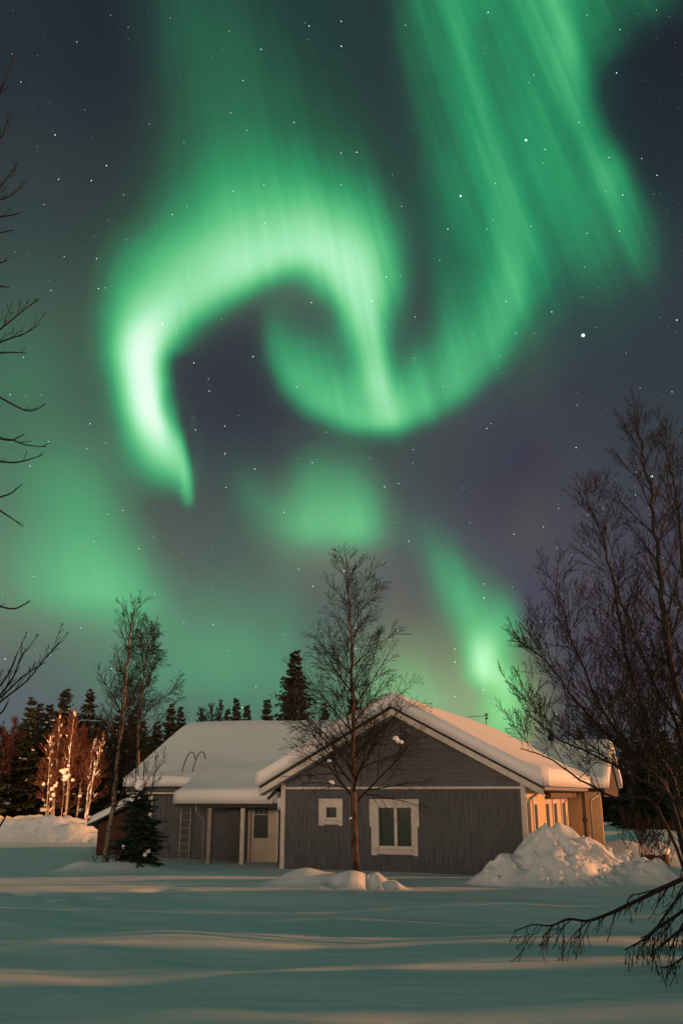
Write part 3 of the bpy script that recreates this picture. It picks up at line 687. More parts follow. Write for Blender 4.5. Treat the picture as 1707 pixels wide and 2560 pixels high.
# chimney-less roof carries an aerial
an = thing('roof_antenna', hw(3.75, 11.6, 4.5), 'small rusty television aerial on the far roof ridge', 'antenna')
a = MB(); a.tube([(0,0,-.2),(0,0,.72)], .016, 6); a.tube([(-.7,.1,.62),(.12,0,.66)], .012, 5)
for k in range(6): x = -.62+.13*k; a.tube([(x,-.16,.62+.04*(x+.7)),(x,.16,.62+.04*(x+.7))], .007, 4)
a.box(-.02,.07,-.14,.14,.52,.56); a.box(-.02,.07,-.14,.14,.70,.73); a.tube([(.03,-.1,.52),(.03,-.1,.76)], .01, 4); a.tube([(.03,.1,.52),(.03,.1,.76)], .01, 4)
a.build('aerial_array', M['brownwood'], an); 

# low shed leaning on the left end of the house
shed = thing('shed', hw(-7.95, 3.2, 0), 'low brown boarded shed with a sloping snowy roof beside the left end of the house', 'shed', rz=-TH)
w = MB(); w.prism([(-.75,-.4),(1.62,-.4),(1.62,2.05),(-.75,1.06)], 0, 2.4)
z = -.3
while z < 2.0:
    x0 = -.75 if z < 1.0 else -.75+(z-1.0)/.418
    if x0 < 1.5: w.box(x0+.03, 1.60, -.025, 0, z, z+.12)
    z += .135
w.build('wall', M['brownwood'], shed)
w = MB(); w.prism([(-1.0,1.0),(1.62,2.10),(1.62,2.17),(-1.0,1.07)], -.3, 2.7); w.build('roof', M['dark'], shed)
sx = np.linspace(-1.03, 1.62, 24); sy = np.linspace(-.33, 2.73, 24)
def shed_top(X, Y):
    dd = np.minimum(np.minimum(X+1.03, 1.62-X+.4), np.minimum(Y+.33, 2.73-Y))/.3
    return 1.07+(X+1.0)*.42+.30*np.sqrt(np.clip(1-(1-np.clip(dd, 0, 1))**2, 0, 1))+.02*np.sin(3*X)
grid_mesh('roof_snow', sx, sy, shed_top, M['snow_roof'], shed)
# ------------------------------------------------------------ trees
CAMP = Vector((0, 0, EYE))
def ray(px, py):              # direction through a point of the photo (1707 x 2560), y component 1
    a = (px-853.5)/2240.; b = (1280-py)/2240.
    d = Vector((a, math.cos(PITCH)-b*math.sin(PITCH), math.sin(PITCH)+b*math.cos(PITCH))); return d/d.y
def at(px, py, Y): d = ray(px, py); return CAMP+d*Y
def smoothline(P, n=6):
    P = [Vector(p) for p in P]; Q = [2*P[0]-P[1]]+P+[2*P[-1]-P[-2]]; out = []
    for i in range(1, len(Q)-2):
        for k in range(n):
            t = k/n; a, b, c, d = Q[i-1], Q[i], Q[i+1], Q[i+2]
            out.append(.5*((2*b)+(c-a)*t+(2*a-5*b+4*c-d)*t*t+(3*b-a-3*c+d)*t**3))
    out.append(P[-1]); return out
def rot_about(v, ax, a): return Matrix.Rotation(a, 3, ax) @ v
def grow(mb, p, d, L, r, lev, rng, prm):
    """one branch and its twigs; prm: up, droop, spread, kids, rmin, maxlev"""
    n = 7 if lev <= 1 else (5 if lev == 2 else 3)
    P = [p.copy()]; dirs = [d.copy()]; step = L/n; d = d.copy()
    for i in range(n):
        t = (i+1)/n
        j = prm['wob']*(1 if lev < 3 else 1.4)
        d = d+Vector((rng.uniform(-j, j), rng.uniform(-j, j), rng.uniform(-j, j)+prm['up']*(1-t*.3)-prm['droop']*t*(lev*.5+.2)))
        d.normalize(); P.append(P[-1]+d*step); dirs.append(d.copy())
    rad = [max(prm['rmin'], r*(1-.85*i/n)) for i in range(n+1)]
    mb.tube(P, rad, 6 if r > .03 else (4 if lev < 2 else 3), cap=False)
    if lev >= prm['maxlev']: return
    kids = prm['kids'][lev]; kids = max(2, int(kids*min(1.4, .35+L/prm['ref'][lev])))
    side = rng.choice((-1, 1))
    for k in range(kids):
        t = .12+.86*(k+rng.random()*.7)/kids
        i = min(n-1, int(t*n)); f = t*n-i; q = P[i].lerp(P[i+1], min(1, f)); dd = dirs[min(i+1, n)]
        ax = dd.orthogonal().normalized(); ax = rot_about(ax, dd, rng.uniform(0, 2*math.pi)*1.0)
        ang = R(rng.uniform(*prm['ang']))
        nd = rot_about(dd, ax, ang); nd.z += prm['kup']; nd.normalize()
        cl = L*rng.uniform(*prm['cr'])*(1.15-t*.72)
        if cl < .05: continue
        grow(mb, q, nd, cl, max(prm['rmin'], rad[i]*.55), lev+1, rng, prm)
    # leading twigs at the tip
    for k in range(2):
        nd = (dirs[-1]+Vector((rng.uniform(-.4,.4), rng.uniform(-.4,.4), rng.uniform(-.1,.3)))).normalized()
        mb.tube([P[-1], P[-1]+nd*L*.08, P[-1]+(nd+Vector((0,0,prm['kup']*.5)))*L*.15], prm['rmin'], 3, cap=False)
BIRCH = dict(up=.05, droop=.05, wob=.13, kids=(8, 5, 3, 0), ref=(1.6, .8, .4, .2), ang=(24, 50), kup=.08, rmin=.0042, maxlev=3, cr=(.38, .66))
SPOTS = {}
def bare_tree(name, label, cat, trunks, env, seed, nb, barkm, twigm, prm, group=None, t0=.12, elev=(25, 50), root=None, clumps=0):
    """trunks: list of (world points, base radius, top radius); env(t) -> branch length"""
    rng = random.Random(seed); base = Vector(trunks[0][0][0]); t = thing(name, base, label, cat, group); SPD = []
    tm = MB(); bm_ = MB(); sp = []
    for pts, r0, r1, nbk in [(a[0], a[1], a[2], (a[3] if len(a) > 3 else nb)) for a in trunks]:
        P = [p-base for p in smoothline(pts, 5)]; n = len(P)-1
        P = [P[0]]+[p+Vector((rng.uniform(-.012,.012), rng.uniform(-.012,.012), 0))*(1+i*.05) for i, p in enumerate(P[1:])]
        rad = [r0+(r1-r0)*(i/n)**.85 for i in range(n+1)]; rad[0] *= 1.25
        tm.tube(P, rad, 10 if r0 > .05 else 6)
        for k in range(nbk):
            u = t0+(1-t0)*(k+rng.random())/nbk; i = min(n-1, int(u*n)); q = P[i].lerp(P[i+1], u*n-i)
            td = (P[i+1]-P[i]).normalized(); az = k*2.4+rng.uniform(-.5, .5); el = R(rng.uniform(*elev)+28*u)
            d = (Vector((math.cos(az)*math.cos(el), math.sin(az)*math.cos(el), math.sin(el)))+td*.25).normalized()
            L = env(u)*rng.uniform(.7, 1.12)
            grow(bm_, q, d, L, min(rad[i]*.45, .012+L*.013), 0, rng, prm)
            sp.append(q+d*L*rng.uniform(.25, .7)); SPD.append((q, d, L))
    tm.build('trunk', barkm, t, True); bm_.build('branches', twigm, t); SPOTS[t.name] = SPD
    for k in range(clumps):
        c = rng.choice(sp); b = MB()
        for j in range(4): b.blob(c+Vector((rng.uniform(-.08,.08), rng.uniform(-.08,.08), rng.uniform(-.04,.05))), (rng.uniform(.05,.1),)*2+(rng.uniform(.04,.08),), rng)
        b.build('snow_clump', M['snow'], t, True)
    return t

def spruce(name, label, loc, h, w, seed, fine=1.0, m=None, group=None, snow=0, power=.8, gap=0.0, lean=(0,0), wdt=.26):
    rng = random.Random(seed); t = thing(name, loc, label, 'spruce', group)
    tr = MB(); top = Vector((lean[0], lean[1], h)); tr.tube([(0,0,-.4), top*.5, top], [.018*h+.02, .011*h+.01, .008], 7); tr.build('trunk', M['trunk'], t, True)
    f = MB(); sn = MB(); z = .06*h; dz = .026*h/fine
    while z < h*.985:
        s = 1-z/h; rr = w*(s**power)*rng.uniform(.82, 1.12)+.03*h*.2; nbk = max(5, int(9*fine*(.5+s*.7)))
        a0 = rng.uniform(0, 6.28)
        for k in range(nbk):
            if rng.random() < gap: continue
            a = a0+6.283*k/nbk+rng.uniform(-.25, .25); L = rr*rng.uniform(.62, 1.18); el = R(-22*s+20*(1-s)+rng.uniform(-10, 8))
            d = Vector((math.cos(a)*math.cos(el), math.sin(a)*math.cos(el), math.sin(el))); sd = Vector((-math.sin(a), math.cos(a), 0))
            base = top*(z/h)+Vector((0,0,rng.uniform(-.5,.5)*dz)); n = max(3, int(L/(.045*h/fine)))
            P = [base+d*(L*i/n)+Vector((0,0,-.10*L*(i/n)**1.5+.10*L*(i/n)**4)) for i in range(n+1)]
            f.tube([P[0], P[n//2], P[-1]], [.006*h*.4+.004, .004, .003], 3, cap=False)
            for i in range(n+1):
                q = P[i]; tl = (L*.42*(1-i/(n+1))+.05*h*.35)*rng.uniform(.7, 1.2)
                for s_ in (-1, 1):
                    e = q+sd*s_*tl+d*tl*.55+Vector((0,0,-tl*rng.uniform(.05,.45)))
                    wd = d*tl*wdt; dn = Vector((0,0,-tl*wdt))
                    f.add([q-wd, q+wd, e+wd*.2], [(0,1,2)]); f.add([q, (q+e)/2+dn*1.8+d*tl*.1, e], [(0,1,2)])
                    m1 = (q+e)/2; f.add([m1-wd*.6, m1+d*tl*.45-dn*.2, m1+wd*.6], [(0,1,2)])
            e = P[-1]+d*.02*h; f.add([P[-1]-sd*.012*h, P[-1]+sd*.012*h, e], [(0,1,2)])
            if snow and rng.random() < snow and L > .3:
                i = rng.randint(n//2, n); c = P[i]+Vector((0,0,.03)); rx = L*rng.uniform(.08,.18)
                sn.blob(c, (rx, rx, rx*.45), rng, 7, 4, .35); sn.build('branch_snow', M['snow'], t, True); sn = MB()
        z += dz*rng.uniform(.8, 1.2)
    f.build('foliage', m or M['needle'], t)
    return t

# --- the birch in front of the gable
base = at(891, 2176, 23.3); base.z = gz(base.x, base.y)-.15
TR = [base]+[at(x, y, Y) for x, y, Y in ((888,2100,23.3),(884,2020,23.28),(884,1950,23.3),(883,1860,23.32),(882,1760,23.3),(879,1660,23.25),(876,1560,23.2),(871,1470,23.2),(868,1398,23.2))]
def env_c(u): return 2.6*min(1, .6+u*1.5)*(1-u)**.55+.25
cb = bare_tree('birch_tree', 'slim bare birch with a warm-lit trunk standing before the grey gable', 'birch',
    [([Vector(p) for p in TR], .10, .011)], env_c, 7, 38, M['bark'], M['twig'], dict(BIRCH, up=.05, droop=.10, kup=.04, kids=(7, 5, 4, 0), rmin=.0038), t0=.22, elev=(10, 32), clumps=0)
rng = random.Random(2)
for px, py, Y, r in ((995, 1850, 23.0, .085), (828, 1957, 23.1, .05), (822, 1903, 23.1, .04), (876, 2046, 23.2, .03)):
    b = MB(); c = at(px, py, Y)-cb.location
    for j in range(5): b.blob(c+Vector((rng.uniform(-r,r), rng.uniform(-r,r), rng.uniform(-r*.6,r*.6))), (r*.7, r*.7, r*.6), rng, 7, 5)
    b.build('snow_clump', M['snow'], cb, True)

# --- birch left of the house
P0 = at(262, 2158, 28.6); P0.z = gz(P0.x, P0.y)-.2
TR = [P0]+[at(x, y, 28.8) for x, y in ((272,2090),(283,2020),(292,1930),(300,1850),(308,1770),(316,1690),(324,1610),(332,1550),(338,1502))]
bare_tree('birch_tree', 'tall leaning pale-barked birch just left of the house beside the young spruce', 'birch', [([Vector(p) for p in TR], .10, .010)],
    lambda u: 1.9*(1-u)**.6*min(1, .5+u*1.2)+.3, 21, 30, M['bark_mid'], M['twig'], dict(BIRCH, up=.07, kup=.12), t0=.18, elev=(18, 42))
P0 = at(350, 2120, 42); P0.z = -.2
TR = [P0]+[at(x, y, 42) for x, y in ((347,1950),(345,1850),(352,1780),(360,1700),(366,1630),(372,1578))]
bare_tree('birch_tree', 'weeping dark birch behind the leaning pale-barked birch, left of the roof', 'birch', [([Vector(p) for p in TR], .09, .014)],
    lambda u: 2.6*(1-u)**.5+.4, 22, 26, M['bark_mid'], M['twig'], dict(BIRCH, up=.06, droop=.22, kup=-.02, rmin=.007, kids=(7,4,3,0)), t0=.3, elev=(25, 50))

# --- the young spruce
sx_, sy_ = at(342, 2165, 26.6).x, 26.6
ys_ = spruce('young_spruce', 'small dark young spruce with a cap of snow before the left end of the house', (sx_, sy_, gz(sx_, sy_)-.15), 2.35, 1.12, 5, 1.15, M['needle_near'], snow=0, power=.6, gap=.5, wdt=.14)
rng = random.Random(8)
for (px, py, r) in ((353, 1962, .14), (330, 2000, .05), (363, 2135, .06), (372, 2128, .05), (310, 2117, .05)):
    b = MB(); c = at(px, py, 26.2)-ys_.location
    for j in range(5): b.blob(c+Vector((rng.uniform(-r,r)*.5, rng.uniform(-r,r)*.5, rng.uniform(-r,r)*.5)), (r*.8, r*.8, r*.75), rng, 9, 6, .15)
    b.build('snow_clump', M['snow'], ys_, True)
# a bare sapling rising behind it
P0 = at(356, 2050, 28.0); P0.z = 0
bare_tree('birch_sapling', 'thin bare birch sapling rising behind the snow-capped young spruce', 'sapling',
    [([P0, at(358, 1960, 28.2), at(362, 1890, 28.2)], .022, .008, 6), ([P0+Vector((.1,0,.3)), at(380, 1960, 28.3), at(415, 1890, 28.4)], .018, .006, 7), ([P0+Vector((-.1,0,.3)), at(340, 1960, 28.3), at(345, 1880, 28.3)], .016, .006, 6)],
    lambda u: .8*(1-u)+.35, 31, 6, M['twig'], M['twig'], dict(BIRCH, kids=(6,4,3,0), maxlev=2), t0=.3, elev=(30, 55))
# low bush twigs on the left by the birch foot
P0 = at(238, 2150, 28.0); P0.z = gz(P0.x, P0.y)-.05
bare_tree('leaning_shoot', 'thin dark shoot arching out of the snow at the foot of the pale-barked birch', 'shoot', [([P0+Vector((.5,0,0)), P0+Vector((.15,0,.45)), P0+Vector((-.05,0,.1))], .014, .008, 3)], lambda u: .3, 33, 3, M['twig'], M['twig'], dict(BIRCH, maxlev=1))

# --- forest: spruces
protoA = [(9.5, 1.9), (8.6, 1.5), (10.5, 2.2)]
def place_spruce(px, topy, Y, w, seed, label, group, fine=.8, snow=.05, m=None):
    top = at(px, topy, Y); z0 = gz(top.x, Y); h = top.z-z0
    return spruce('spruce_tree', label, (top.x, Y, z0-.2), h+.2, w, seed, fine, m, group, snow)
GL = 'spruces of the forest edge left of the house'
LEFT = [(-25,1800,56,2.2,'spruce cut by the left picture edge'),(82,1742,60,2.0,'outermost left tall spruce with a sharp tip above the snow bank'),(103,1752,66,1.7,'spruce whose tip stands close beside the outermost tall left spruce'),
 (128,1752,63,1.6,'short-tipped spruce between the two tallest left spruces'),(168,1712,62,2.3,'tallest broad spruce of the left forest edge'),(195,1775,70,2.1,'lower spruce right behind the tallest left spruce'),
 (228,1720,64,2.0,'slender tall spruce just left of the leaning pale birch'),(262,1800,60,2.2,'dark broad spruce behind the foot of the leaning birch'),(300,1775,66,2.3,'dark spruce behind the crown of the leaning birch'),
 (335,1770,72,2.2,'dark spruce between the two bare birches by the roof'),(430,1757,74,1.7,'warm-lit slender spruce right above the left roof end'),(453,1767,76,1.6,'second slender spruce above the left roof end, nearer the ridge'),(395,1800,70,2.0,'dark spruce behind the sloping left roof edge'),
 (25,1835,68,2.4,'dark low spruce behind the reddish birches at the left edge'),(55,1810,72,2.3,'dark spruce filling in left of the outermost tall spruce'),(148,1790,74,2.2,'dark spruce in the notch before the tallest broad spruce'),(212,1800,72,2.2,'dark spruce in the notch left of the slender tall spruce'),
 (248,1790,70,2.3,'dark spruce in the notch right of the slender tall spruce'),(285,1830,66,2.3,'dark spruce low behind the leaning birch trunk'),(320,1812,64,2.3,'dark low spruce behind the weeping birch'),(358,1800,68,2.2,'dark spruce just right of the weeping birch trunk'),(380,1835,62,2.0,'lowest dark spruce against the left roof slope')]
for i, (px, ty, Y, w, lb) in enumerate(LEFT): place_spruce(px, ty, Y, w, 100+i, lb, GL, .85, .10 if px < 300 else .02)
GB = 'spruces behind the roof ridge'
BACK = [(592,1745,78,1.6,'narrow spruce tip behind the middle of the long roof'),(618,1762,82,1.3,'small sparse spruce tip right of the narrow roof spruce'),(668,1745,76,1.9,'dark bushy spruce left of the biggest spruce behind the ridge'),
 (738,1622,62,2.6,'biggest spruce behind the ridge, left of the central birch'),(700,1790,70,2.0,'low spruce crown filling in behind the ridge'),(812,1752,70,1.5,'small spruce tip right of the biggest ridge spruce'),(884,1742,60,2.3,'broad spruce top directly behind the central birch trunk'),(570,1772,84,1.3,'tiny spruce tip at the left end of the ridge group')]
for i, (px, ty, Y, w, lb) in enumerate(BACK): place_spruce(px, ty, Y, w, 140+i, lb, GB, .9 if Y > 65 else 1.1, .03)
for i, (px, ty, lb) in enumerate([(530,1768,'hazy bare birch behind the left part of the long roof'),(550,1762,'fuzzy rounded bare birch beside the small spruce tips'),(505,1780,'faint low bare birch nearest the left end of the ridge')]):
    top = at(px, ty, 90)
    bare_tree('birch_tree', lb, 'birch', [([Vector((top.x, 90, -.3)), Vector((top.x+.1, 90, top.z*.6)), Vector((top.x, 90, top.z))], .12, .03)], lambda u: 2.0*(1-u)**.5+.4, 60+i, 22, M['bark'], M['twig'], dict(BIRCH, kids=(6,5,3,0), rmin=.016, maxlev=2), t0=.35, elev=(35, 55), group='bare birches behind the long roof')
# right-hand forest
GR = 'dark spruces beyond the right end of the house'
RIGHT = [(1375,1822,80,1.1,'small spruce tip over the back roof, left one'),(1447,1815,80,1.9,'wide spruce top over the back roof, right one'),(1560,1838,66,2.0,'spruce just right of the lit back gable'),(1592,1850,60,2.4,'second dark spruce right of the back gable'),(1625,1835,64,2.3,'third dark spruce right of the back gable'),
 (1655,1822,58,2.6,'tall dark spruce near the right picture edge'),(1700,1800,60,2.8,'dark spruce at the very right picture edge'),(1540,1930,75,2.6,'low dark spruce behind the porch posts'),(1610,1930,80,3.2,'far dark spruce in the gap by the right edge'),(1680,1900,76,3.2,'far dark spruce behind the right edge trees')]
for i, (px, ty, Y, w, lb) in enumerate(RIGHT): place_spruce(px, ty, Y, w, 170+i, lb, GR, .85, .0)
# dense dark belt that closes the forest behind them: a mass nobody could count
def belt(name, x0, x1, Y0, Y1, n, h0, h1, seed):
    rng = random.Random(seed); f = MB()
    for k in range(n):
        x = rng.uniform(x0, x1); y = rng.uniform(Y0, Y1); h = rng.uniform(h0, h1); w = h*.2
        f.tube([(x,y,-.3),(x,y,h)], [.12, .02], 4, cap=False)
        for j in range(90):
            t = rng.random()**.8; a = rng.uniform(0, 6.28); rr = w*(1-t)*rng.uniform(.5,1.1)+.1; z = h*t
            p = Vector((x, y, z)); e = p+Vector((math.cos(a)*rr, math.sin(a)*rr, -rr*.25)); s = Vector((-math.sin(a), math.cos(a), 0))*(.10+.25*rr)
            f.add([p, (p+e)/2+s+Vector((0,0,-.15)), e, (p+e)/2-s+Vector((0,0,-.15))], [(0,1,2,3)])
    return tag(f.build(name, M['needle']), 'dark far wood closing the view beyond the nearer trees', 'wood', kind='stuff')
belt('forest_right', 22, 62, 84, 100, 110, 5, 8.0, 3)
belt('forest_left', -46, -18, 74, 92, 100, 5, 8.5, 4)

# lit birches at the left forest edge
GLB = 'warm-lit bare birches at the left forest edge'
LB = [([(118,2030),(124,1930),(127,1850)],.05,'thin straight lit birch, leftmost of the lit trunks'),([(122,2032),(128,1960),(132,1840)],.045,'thin lit birch leaning close against the leftmost lit trunk'),([(137,2032),(141,1940),(146,1870),(152,1790)],.07,'forked lit birch left of the brightest snow clumps'),
 ([(166,2032),(171,1960),(176,1880),(181,1835),(186,1790)],.085,'brightest lit birch trunk behind the snow bank'),([(155,2032),(160,1980),(165,1900)],.04,'thin lit pole birch left of the brightest trunk'),([(213,2040),(221,1980),(228,1920),(236,1862)],.10,'snow-plastered lit birch on the right of the group'),([(216,2030),(232,1960),(246,1905),(258,1850)],.06,'side stem of the snow-plastered birch leaning right')]
rng = random.Random(77)
for i, (P, r, lb) in enumerate(LB):
    Y = 52.5+(i % 3)*.7; pts = [at(x, y, Y) for x, y in P]; pts[0] = Vector((pts[0].x, Y, -.2))
    lt = bare_tree('birch_tree', lb, 'birch', [([Vector(p) for p in pts], r*.62, .014)], lambda u: 1.3*(1-u)+.5, 200+i, 20, M['bark_white'], M['twig_frost'], dict(BIRCH, kids=(6,4,3,0), rmin=.011, maxlev=2), t0=.2, elev=(20, 50), group=GLB)
    Q = smoothline([p-Vector(pts[0]) for p in pts], 8)
    for k in range(16 if i < 5 else 42):          # snow lying in strips along the branches
        q, d, L = rng.choice(SPOTS[lt.name]); a = rng.uniform(.05, .5)*L; ln = rng.uniform(.10, .34); m_ = MB()
        if rng.random() < .35: q, d, a, ln = rng.choice(Q[3:-1])+Vector((0,-.08,0)), Vector((.05,0,1)), 0, rng.uniform(.2,.5)
        pp = [q+d*(a+ln*f)+Vector((rng.uniform(-.015,.015), 0, .03+rng.uniform(-.02,.02))) for f in (0, .2, .45, .7, 1)]
        w_ = rng.uniform(.020, .05); m_.tube(pp, [.008, w_*rng.uniform(.7,1.1), w_*rng.uniform(.8,1.3), w_*rng.uniform(.5,1), .006], 7); m_.build('snow_clump', M['snow'], lt, True)
    if i == 3:
        for px, py, rr in ((160,1930,.17),(165,1945,.16),(173,1938,.11),(169,1924,.12),(172,1914,.08),(154,1927,.09),(131,1972,.11),(134,1987,.11),(138,1965,.09),(128,1998,.08),(143,1958,.09),(183,1950,.08),(200,1990,.08),(110,1960,.1)):
            m_ = MB(); m_.blob(at(px, py, Y-.8)-lt.location, (rr*rng.uniform(.8,1.3), rr*.8, rr*rng.uniform(.7,1.1)), rng, 9, 6, .42); m_.build('snow_clump', M['snow'], lt, True)
for i, (px, ty, Y) in enumerate([(12,1830,58),(38,1805,60),(60,1830,62),(150,1800,58),(185,1810,58),(210,1830,57)]):
    top = at(px, ty, Y)
    bare_tree('birch_tree', ['reddish fuzzy birch at the very left edge','reddish fuzzy birch second from the left edge','reddish birch before the outermost tall spruce','reddish birch crown before the tallest spruce','reddish birch crown right of the tallest spruce','reddish birch crown left of the slender spruce'][i], 'birch',
      [([Vector((top.x, Y, -.3)), Vector((top.x+.1, Y, top.z*.6)), top], .07, .02)], lambda u: 1.5*(1-u)**.6+.4, 230+i, 24, M['bark_white'], M['twig_red'], dict(BIRCH, kids=(7,5,3,0), rmin=.012, maxlev=2, up=.12), t0=.3, elev=(35, 60), group='reddish birches among the left spruces')

# --- the big birch clump on the right
M['twig_dark'] = mat('dark unlit twigs', (.013,.013,.015), .75, var=(.008,.008,.010), vscale=4)  # lack of light on these boughs is put into the colour
def stem(P, Y): return [at(x, y, yy) for (x, y), yy in zip(P, Y if hasattr(Y, '__len__') else [Y]*len(P))]
RP = dict(BIRCH, up=.035, kup=.09, rmin=.0028, kids=(7, 4, 2, 0), ref=(1.3, .6, .3, .2), wob=.10, ang=(18, 42), cr=(.42, .70))
b0 = at(1765, 2180, 13); b0.z = gz(b0.x, 13)-.2
stems = [
 (([b0]+stem([(1740,1900),(1690,1720),(1662,1560),(1645,1400),(1632,1300),(1620,1200),(1602,1120),(1584,1045)], 13)), .065, .008, 34),
 (([b0+Vector((-.1,.3,.4))]+stem([(1690,1980),(1640,1880),(1600,1760),(1567,1650),(1548,1540),(1520,1400),(1495,1310),(1468,1265),(1448,1258)], 13.6)), .045, .006, 30),
 (([b0+Vector((.1,.2,.3))]+stem([(1760,1800),(1730,1600),(1705,1400),(1690,1250),(1672,1160),(1648,1100)], 14)), .05, .007, 24),
 (([b0+Vector((-.2,-.2,.4))]+stem([(1670,1990),(1590,1900),(1520,1800),(1470,1700),(1430,1600),(1400,1500),(1385,1440)], 12.6)), .035, .005, 24),
 (([b0+Vector((-.2,-.1,.5))]+stem([(1660,1960),(1560,1880),(1470,1790),(1400,1700),(1350,1640),(1300,1612)], 12.8)), .032, .005, 20),
 (([b0+Vector((-.1,-.3,.5))]+stem([(1690,2010),(1590,1945),(1490,1890),(1400,1850),(1340,1800),(1292,1750)], 12.4)), .030, .005, 18),
 (([b0+Vector((-.1,-.1,.3))]+stem([(1640,2020),(1540,1995),(1450,1950),(1380,1900),(1330,1880),(1300,1870)], 12.9)), .026, .005, 12),
 (([b0+Vector((0,.1,.6))]+stem([(1700,1850),(1640,1720),(1590,1600),(1545,1480),(1512,1380),(1490,1330)], 13.3)), .035, .005, 20),
]
bare_tree('birch_clump', 'big dark many-stemmed bare birch leaning in from the right edge', 'birch', stems, lambda u: 1.05*(1-u)**.7+.42, 300, 20, M['twig_dark'], M['twig_dark'], RP, t0=.12, elev=(18, 48))

# --- snow-bent branches, lower right
def curve_limb(mb, P, Y, r0, r1, rng, twigs, droop, tl=.5, lev=1, rmin=.0035):
    pts = smoothline([at(x, y, Y) for x, y in P] if not isinstance(P[0], Vector) else P, 6); return pts
def hand_tree(name, label, cat, base, limbs, seed, twigm, prm, tw):
    rng = random.Random(seed); t = thing(name, base, label, cat); tm = MB(); bm2 = MB()
    for P, Y, r0, r1, nk, L in limbs:
        tm = MB(); bm2 = MB()
        pts = [p-Vector(base) for p in smoothline([Vector(p) for p in ([at(x, y, Y) for x, y in P])], 6)]; n = len(pts)-1
        rad = [r0+(r1-r0)*i/n for i in range(n+1)]; tm.tube(pts, rad, 6)
        for k in range(nk):
            u = .15+.85*(k+rng.random()*.8)/nk; i = min(n-1, int(u*n)); q = pts[i].lerp(pts[i+1], u*n-i); d = (pts[i+1]-pts[i]).normalized()
            nd = (d*(tw[0]*rng.uniform(.4,2.2))+Vector((rng.uniform(-.45,.45), rng.uniform(-.5,.5), tw[1]+rng.uniform(-.3,.5)))).normalized()
            grow(bm2, q, nd, L*rng.uniform(.35, 1.35), max(.004, rad[i]*.5), 1, rng, prm)
        lo = tm.build('limb', twigm, t, True)
        if bm2.v: bm2.build('twigs', twigm, lo)
    return t
DP = dict(BIRCH, up=-.02, droop=.10, kup=-.06, rmin=.0032, kids=(0, 4, 3, 0), ref=(1, .6, .3, .2), wob=.10)
bb = Vector((6.3, 11.2, gz(6.3, 11.2)-.1))
hand_tree('bent_birch', 'dark birch boughs bent down on to the snow at the lower right edge', 'birch', bb, [
 ([(1900,2130),(1780,2165),(1700,2200),(1640,2228),(1570,2262),(1520,2285),(1468,2302),(1420,2298),(1376,2314),(1330,2312),(1285,2328)], 10.6, .032, .005, 20, .34),
 ([(1707,2192),(1640,2222),(1600,2234),(1575,2240),(1566,2262)], 10.5, .010, .005, 4, .3),
 ([(1470,2302),(1440,2330),(1415,2360)], 10.5, .008, .004, 5, .2), ([(1385,2312),(1362,2335),(1352,2365)], 10.4, .007, .004, 4, .18),
 ([(1800,2180),(1720,2265),(1650,2315),(1605,2350),(1560,2375)], 9.6, .022, .006, 14, .22),
 ([(1820,2200),(1740,2290),(1680,2340),(1645,2370),(1625,2390)], 9.3, .018, .006, 12, .20),
 ([(1780,2160),(1707,2230),(1660,2290),(1630,2330),(1600,2345)], 10.0, .016, .005, 14, .28),
 ([(1800,2340),(1720,2385),(1680,2412),(1648,2420)], 8.9, .012, .005, 8, .2),
 ([(1760,2220),(1700,2320),(1670,2380)], 9.4, .012, .005, 10, .25)], 41, M['twig_dark'], DP, (.45, -.85))
# --- twigs of a tree standing just outside the left edge
LP = dict(BIRCH, up=.03, droop=.0, kup=.05, rmin=.0032, kids=(0, 3, 2, 0), ref=(1, .5, .3, .2), wob=.08, maxlev=2, ang=(20, 40))
lb0 = Vector((-4.9, 9.2, gz(-4.9, 9.2)-.2))
limbs = []
for P, nk, L in ((([(-60,260),(0,225),(22,180),(38,140)],3,.22)), (([(-60,270),(0,235),(15,222),(24,212)],2,.12)), (([(-60,400),(-10,360),(8,335),(18,310)],5,.2)), (([(-60,520),(-10,480),(15,450),(40,425)],6,.22)),
  (([(-60,520),(0,500),(25,490),(50,472)],4,.18)), (([(-60,560),(0,543),(30,538),(54,532)],3,.15)), (([(-60,590),(0,582),(35,575)],2,.1)), (([(-60,660),(0,657),(20,650)],2,.1)), (([(-60,722),(0,716),(25,719)],1,.08)),
  (([(-70,880),(-20,840),(30,800),(60,775),(84,757)],7,.24)), (([(-70,890),(-10,860),(30,845),(60,835),(80,822)],6,.22)), (([(-60,885),(0,882),(40,881),(67,883)],2,.1)),
  (([(-60,960),(0,993),(40,1015),(70,1027),(95,1022),(116,1008)],3,.1)), (([(-60,1085),(0,1096),(30,1100),(70,1113),(116,1117)],3,.12)), (([(0,1096),(30,1100),(62,1085)],1,.06)), (([(-60,1150),(0,1154),(40,1156),(75,1148),(107,1138)],3,.08)),
  (([(-60,1260),(0,1243),(30,1232),(57,1209)],2,.08)), (([(-60,1220),(0,1275),(30,1295),(58,1317)],2,.08)), (([(-60,1500),(0,1516),(35,1522),(60,1512),(78,1502)],2,.08)),
  (([(-80,1800),(-20,1770),(20,1740),(70,1700),(110,1650),(150,1607)],7,.22)), (([(-80,1810),(-20,1760),(30,1700),(50,1650),(62,1628)],6,.2)), (([(-60,1770),(0,1715),(30,1670),(45,1630)],5,.16)), (([(-60,1820),(0,1785),(15,1765),(22,1752)],2,.1)), (([(-40,2130),(10,2050),(20,2030)],1,.05)), (([(-60,1780),(0,1745),(60,1690),(115,1655)],5,.14))):
    limbs.append((P, 9.2, .013, .0045, nk, L))
lt = hand_tree('overhanging_birch', 'dark bare birch twigs reaching in from the left edge of the picture', 'birch', lb0, limbs, 51, M['twig'], LP, (.85, .35))
